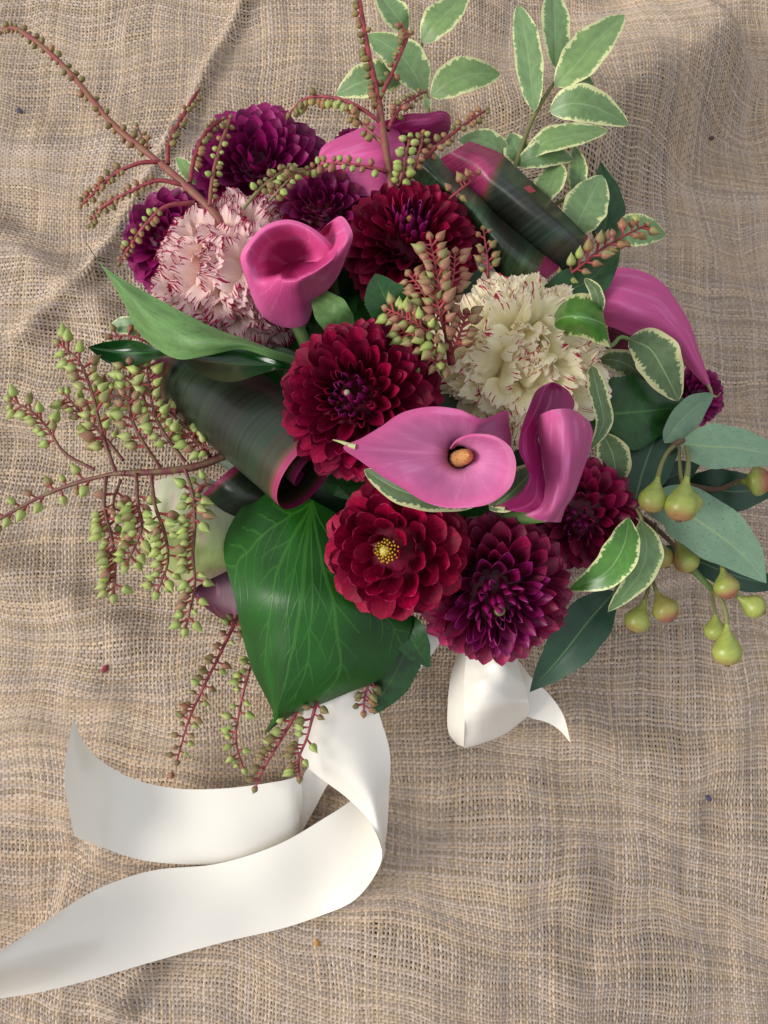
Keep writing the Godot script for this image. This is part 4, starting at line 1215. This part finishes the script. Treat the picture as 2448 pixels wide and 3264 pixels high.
	t = thing("pittosporum_sprig", "small pale leaf tip left of the long pale leaf", "pittosporum", P(430, 1052, 60), "variegated sprigs")
	blade(t, "leaf", V[0], "470 1066 62 410 1038 66 344 1044 60", 30, 0.9, 0.7)
	t = thing("pittosporum_sprig", "tiny green leaf at the foot of the long red budded sprig", "pittosporum", P(620, 560, 60), "variegated sprigs")
	blade(t, "leaf", V[2], "640 590 60 600 545 64 560 500 60", 26, 0.9, 0.8)

func pieris() -> void:
	var RED := "stem_red"
	var CR := "stem_crimson"
	var PLUM := "stem_plum"
	var green := ["green", "lime", "green", "blush"]
	var olive := ["olive", "amber", "olive"]
	var G := "pieris sprigs with flower buds"
	# left, low and green
	var t := thing("pieris_sprig", "wide green budded pieris sprig spreading over the burlap on the left", "pieris", P(720, 1450, 60), G)
	tube(path3("740 1440 84 633 1485 88 512 1503 88 362 1510 84", 14), 0.0026, 0.0017, "stem", M[PLUM], t, 8, 0.2)
	var o := {"from": 0.2, "lean": 0.55, "stalk": 1.0, "tip": 1.0}
	raceme(t, "400 1508 86 362 1510 84 241 1540 76 121 1588 66 0 1654 56 -50 1690 50", 17, 30, green, PLUM, 6.9, {"from": 0.3, "lean": 0.5})
	raceme(t, "368 1503 84 326 1382 88 295 1256 86 253 1153 80 199 1105 74", 22, 30, ["blush", "green", "blush", "lime"], PLUM, 5.6, o)
	raceme(t, "512 1491 86 458 1412 92 416 1322 94 416 1238 90 414 1175 86", 19, 29, ["blush", "green"], PLUM, 5.6, o)
	raceme(t, "591 1473 88 524 1382 94 488 1304 94 470 1183 88", 17, 29, green, PLUM, 5.6, o)
	raceme(t, "301 1497 82 211 1449 80 163 1382 74 115 1322 68 46 1280 62", 17, 31, green, PLUM, 5.0, {"from": 0.4, "lean": 0.6})
	raceme(t, "669 1455 86 603 1370 82 512 1304 78 362 1262 72 318 1246 68", 24, 29, green, PLUM, 5.6, o)
	raceme(t, "392 1467 78 338 1400 74 265 1322 68 211 1262 62", 19, 29, green, PLUM, 5.0, o)
	raceme(t, "723 1430 80 573 1316 74 494 1219 66 470 1150 62", 22, 28, ["green", "blush", "olive"], PLUM, 5.0, {"from": 0.15, "lean": 0.4})
	raceme(t, "700 1440 92 640 1420 90 590 1380 88", 11, 28, green, PLUM, 4.4, o)
	raceme(t, "338 1521 84 332 1611 82 356 1714 76 368 1792 70 364 1875 64", 32, 31, green, PLUM, 5.6, {"from": 0.25, "lean": 0.45, "bias": 0.55})
	raceme(t, "434 1509 88 440 1611 90 452 1684 86 410 1786 78", 22, 30, green, PLUM, 5.6, {"from": 0.2, "lean": 0.5, "bias": 0.4})
	raceme(t, "482 1515 90 494 1611 92 524 1696 88 536 1786 82 508 1871 74", 22, 30, ["green", "lime", "blush"], PLUM, 5.6, {"from": 0.3, "lean": 0.5, "bias": 0.3})
	raceme(t, "591 1497 92 615 1581 94 621 1672 92 615 1774 86 622 1865 80 596 1985 72", 32, 30, green, PLUM, 5.6, {"from": 0.2, "lean": 0.5, "bias": 0.4})
	raceme(t, "386 1527 80 362 1600 78 372 1660 74", 8, 28, green, PLUM, 4.4, o)
	raceme(t, "680 1550 88 650 1545 90 610 1570 86", 6, 28, green, PLUM, 4.4, o)
	# top left, long and red
	t = thing("pieris_sprig", "long red pieris sprig reaching to the top left corner", "pieris", P(680, 675, 80), G)
	tube(path3("720 730 96 679 675 102 590 590 100 516 524 96", 10), 0.0026, 0.0022, "stem", M[RED], t, 8, 0.2)
	var r := {"from": 0.15, "lean": -0.25, "stalk": 0.85, "tip": 0.9}
	raceme(t, "540 545 97 448 470 92 366 402 88 301 328 84 238 249 78 167 175 72 96 118 66 44 89 62 10 100 58", 42, 16.3, olive, RED, 9.2, {"stalk": 0.8, "from": 0.1, "lean": -0.2, "bias": -0.25, "taper": 0.75})
	raceme(t, "509 516 96 443 520 98 369 553 94 310 605 88 266 649 82", 20, 15.5, ["amber", "olive", "russet"], CR, 6.2, {"taper": 0.75, "stalk": 0.8, "from": 0.4, "lean": 0.2})
	raceme(t, "583 590 100 502 575 102 413 612 98 332 657 90 292 710 82", 25, 15.5, olive, CR, 6.2, {"taper": 0.75, "stalk": 0.8, "from": 0.25, "lean": 0.2})
	raceme(t, "620 646 102 531 657 106 472 708 102 421 775 94 388 828 88", 20, 17.2, ["olive", "green", "amber"], CR, 6.2, {"taper": 0.75, "stalk": 0.8, "from": 0.3, "lean": 0.3})
	raceme(t, "535 524 97 539 457 98 575 384 94 628 293 88", 17, 15.5, olive, CR, 6.2, {"taper": 0.75, "stalk": 0.8, "from": 0.3, "lean": 0.1, "bias": 0.6})
	raceme(t, "605 583 100 620 502 102 657 421 98 704 384 92", 16, 15.5, olive, CR, 6.2, {"taper": 0.75, "stalk": 0.8, "from": 0.2, "lean": 0.1, "bias": 0.6})
	raceme(t, "668 657 104 679 561 106 701 472 102 732 382 96", 17, 16.3, ["olive", "green", "amber"], RED, 6.2, {"taper": 0.75, "stalk": 0.8, "from": 0.1, "lean": 0.1, "bias": 0.3})
	raceme(t, "480 472 93 455 440 92 440 408 90", 5, 14.6, olive, RED, 3.5, r)
	# top centre
	t = thing("pieris_sprig", "upright red pieris sprig rising past the top calla out of frame", "pieris", P(1247, 557, 90), G)
	tube(path3("1250 600 110 1233 499 112 1218 398 106 1206 320 100", 10), 0.0024, 0.0021, "stem", M[RED], t, 8, 0.15)
	raceme(t, "1212 345 102 1204 307 100 1182 203 94 1160 90 88 1142 -20 80 1130 -90 74", 35, 18.9, ["olive", "amber", "olive"], CR, 8.5, {"stalk": 0.8, "from": 0.05, "lean": -0.15, "bias": -0.55, "taper": 0.7})
	raceme(t, "1211 315 100 1247 239 100 1283 156 96 1298 116 92 1283 85 88", 15, 17.2, ["amber", "russet", "olive"], CR, 6, {"stalk": 0.8, "from": 0.2, "lean": 0.1, "bias": -0.5})
	raceme(t, "1215 391 106 1160 351 110 1103 322 110 1027 307 104 965 318 98 932 352 92", 22, 20.6, ["olive", "green", "amber"], CR, 6, {"stalk": 0.8, "from": 0.25, "lean": 0.1, "bias": -0.8, "dy": 0.6})
	raceme(t, "1222 459 108 1168 409 108 1124 365 104", 8, 18.9, ["amber", "olive"], RED, 6, {"stalk": 0.8, "from": 0.25, "lean": 0.1, "bias": -0.5})
	raceme(t, "1236 416 106 1262 362 106 1298 326 102 1346 296 96", 13, 17.2, ["olive", "russet"], CR, 6, {"stalk": 0.8, "from": 0.25, "lean": 0.2})
	raceme(t, "1296 560 110 1370 488 114 1424 441 112 1500 383 106 1546 354 100", 18, 17.2, ["olive", "russet", "amber"], CR, 6, {"stalk": 0.8, "from": 0.2, "lean": 0.1})
	raceme(t, "1230 548 114 1204 539 116 1117 524 116 1045 521 110 1000 543 104", 16, 20.6, ["amber", "green", "russet"], CR, 6, {"stalk": 0.8, "from": 0.25, "lean": 0.2})
	raceme(t, "1270 590 116 1283 550 122 1292 500 122 1305 446 116", 13, 23.2, ["green", "lime", "lime"], RED, 6, {"stalk": 0.8, "from": 0.05, "lean": 0.1})
	raceme(t, "1300 580 114 1322 520 120 1340 470 118 1348 430 112", 10, 18.9, ["amber", "green", "olive"], RED, 6, {"stalk": 0.8, "from": 0.15, "lean": 0.2})
	t = thing("pieris_sprig", "olive budded sprig lying over the dark purple dahlia", "pieris", P(774, 662, 90), G)
	raceme(t, "774 668 116 824 607 120 871 568 118 907 546 114 964 538 108", 18, 18.9, ["olive", "olive", "green"], "stem_olive", 5, {"stalk": 0.8, "from": 0.2, "lean": 0.3})
	raceme(t, "858 640 116 890 606 120 920 574 118 944 556 114", 12, 18.9, ["olive", "green"], "stem_olive", 4, {"stalk": 0.8, "from": 0.1, "lean": 0.3})
	# the middle cluster
	t = thing("pieris_sprig", "upright cluster of plump russet buds in front of the cream carnation", "pieris", P(1434, 1119, 130), G)
	var c := {"from": 0.02, "lean": 0.75, "stalk": 0.95, "tip": 1.0}
	tube(path3("1440 1160 150 1428 1080 160 1416 990 166", 8), 0.0022, 0.0016, "stem", M[CR], t, 8)
	var rus := ["russet", "blush", "russet", "blush"]
	raceme(t, "1424 1010 166 1404 930 176 1388 850 176 1373 772 170", 23, 29, rus, CR, 5, c)
	raceme(t, "1428 990 164 1436 930 170 1446 870 170 1450 820 166", 15, 29, rus, CR, 4.5, c)
	raceme(t, "1400 1050 164 1366 970 172 1340 920 172 1312 884 166", 16, 29, rus, CR, 4.5, c)
	raceme(t, "1408 1090 166 1340 1040 176 1290 1010 176 1246 990 170", 19, 29, ["blush", "green", "lime"], CR, 4.5, c)
	raceme(t, "1420 1120 164 1360 1100 170 1320 1070 170 1284 1050 166", 14, 29, ["blush", "green"], CR, 4.5, c)
	raceme(t, "1424 1150 158 1390 1150 164 1360 1145 164 1330 1132 160", 13, 29, ["blush", "lime", "russet"], CR, 4.5, c)
	raceme(t, "1438 1130 160 1460 1080 168 1474 1040 168 1482 1010 164", 15, 29, ["russet", "russet", "blush"], CR, 4.5, c)
	raceme(t, "1418 1060 168 1402 1000 178 1392 950 178 1386 910 174", 14, 29, rus, CR, 4.5, c)
	t = thing("pieris_sprig", "short brown budded spike beside the right crimson dahlia", "pieris", P(1555, 869, 100), G)
	raceme(t, "1556 890 112 1554 840 118 1549 790 118 1542 740 112", 10, 22, ["amber", "blush", "olive"], CR, 4.5, {"from": 0.05, "lean": 0.7, "stalk": 0.95})
	t = thing("pieris_sprig", "bud spike lying across the folded cordyline leaf at the right", "pieris", P(1781, 903, 90), G)
	raceme(t, "1770 912 112 1849 849 122 1916 795 122 1993 750 116 2050 722 108", 20, 26, ["blush", "blush", "lime", "amber"], CR, 5, {"from": 0.03, "lean": 0.75, "stalk": 0.95, "tip": 1.0})
	t = thing("pieris_sprig", "three amber buds on a short stalk over the magenta leaf end", "pieris", P(1430, 630, 90), G)
	raceme(t, "1425 640 114 1465 606 120 1494 584 120 1518 558 114", 7, 22, ["amber", "amber", "blush"], CR, 4.5, {"from": 0.1, "lean": 0.2, "bias": -0.5})
	# hanging below
	t = thing("pieris_sprig", "crimson bud spike hanging left of the ivy leaf", "pieris", P(744, 1995, 40), G)
	raceme(t, "760 1960 52 744 1995 54 689 2110 52 641 2206 46 599 2303 38 568 2412 30", 34, 22, ["olive", "russet", "green"], CR, 6, {"from": 0.12, "lean": 0.15, "bias": 0.45, "dx": 0.25, "taper": 0.4})
	t = thing("pieris_sprig", "green bud spike hanging behind the ivy leaf tip", "pieris", P(800, 2120, 40), G)
	raceme(t, "820 2070 50 798 2128 50 768 2243 44 752 2357 36 772 2436 30", 18, 25, ["green", "green", "lime"], CR, 4, {"from": 0.15, "lean": 0.1, "bias": 0.7, "dx": 0.2})
	t = thing("pieris_sprig", "bud spike hanging just right of the ivy tip above the ribbon curl", "pieris", P(930, 2300, 40), G)
	raceme(t, "960 2240 62 924 2309 62 882 2381 56 846 2441 48 820 2498 42", 15, 24, ["olive", "green", "olive"], CR, 5, {"from": 0.15, "lean": 0.35, "bias": 0.6})
	t = thing("pieris_sprig", "bud spike hanging in front of the ribbon right of the ivy tip", "pieris", P(1003, 2261, 50), G)
	raceme(t, "1020 2220 66 1003 2261 68 979 2351 64 955 2411 58 954 2462 52", 15, 26, ["olive", "green", "olive"], CR, 5, {"from": 0.15, "lean": 0.35, "bias": 0.6})
	t = thing("pieris_sprig", "small russet bud tuft under the right lobe of the ivy", "pieris", P(1176, 2180, 50), G)
	raceme(t, "1186 2150 62 1172 2190 62 1162 2225 58 1160 2255 54", 9, 24, ["amber", "russet", "olive"], CR, 4, {"from": 0.1, "lean": 0.5})
	t = thing("pieris_sprig", "few russet buds between the two broad leaves at the left", "pieris", P(460, 1090, 60), G)
	raceme(t, "480 1096 66 440 1078 68 400 1070 66 366 1072 62", 6, 24, ["amber", "olive"], CR, 3.5, {"from": 0.1, "lean": 0.3})

func crumbs() -> void:
	var list := [[1010, 3006, 10, "orange crumb on the burlap below the long ribbon", Color(0.5, 0.22, 0.04)], [62, 353, 10, "dark blue speck on the burlap at the upper left", Color(0.06, 0.06, 0.1)], [2258, 2544, 11, "dark violet speck on the burlap at the lower right", Color(0.07, 0.06, 0.13)], [334, 2132, 12, "dried red petal scrap on the burlap at the left", Color(0.25, 0.03, 0.05)], [2265, 440, 11, "brown speck on the burlap at the upper right", Color(0.1, 0.06, 0.05)], [545, 2472, 9, "rusty crumb on the burlap above the ribbon curl", Color(0.4, 0.16, 0.1)]]
	for c in list:
		var d := cam_basis * Vector3((c[0] - 1224.0) / FPX, -(c[1] - 1632.0) / FPX, -1.0)
		var at := Vector3.ZERO
		for k3 in 5:      # where the line of sight meets the cloth
			at = cam_pos + d * ((cloth_y(at.x, at.z) + 0.001 - cam_pos.y) / d.y)
		var k := mpp(at)
		var o := MeshInstance3D.new()
		o.name = numbered("crumb")
		o.mesh = sphere_mesh(c[2] * k * 0.9, 0.5)
		o.rotation.y = c[0]
		o.scale = Vector3(1.3, 1.0, 0.8)
		var m := StandardMaterial3D.new()
		m.albedo_color = (c[4] as Color).linear_to_srgb()
		m.roughness = 0.8
		o.material_override = m
		o.position = at
		o.set_meta("label", c[3])
		o.set_meta("category", "crumb")
		o.set_meta("group", "crumbs on the burlap")
		add_child(o, true)
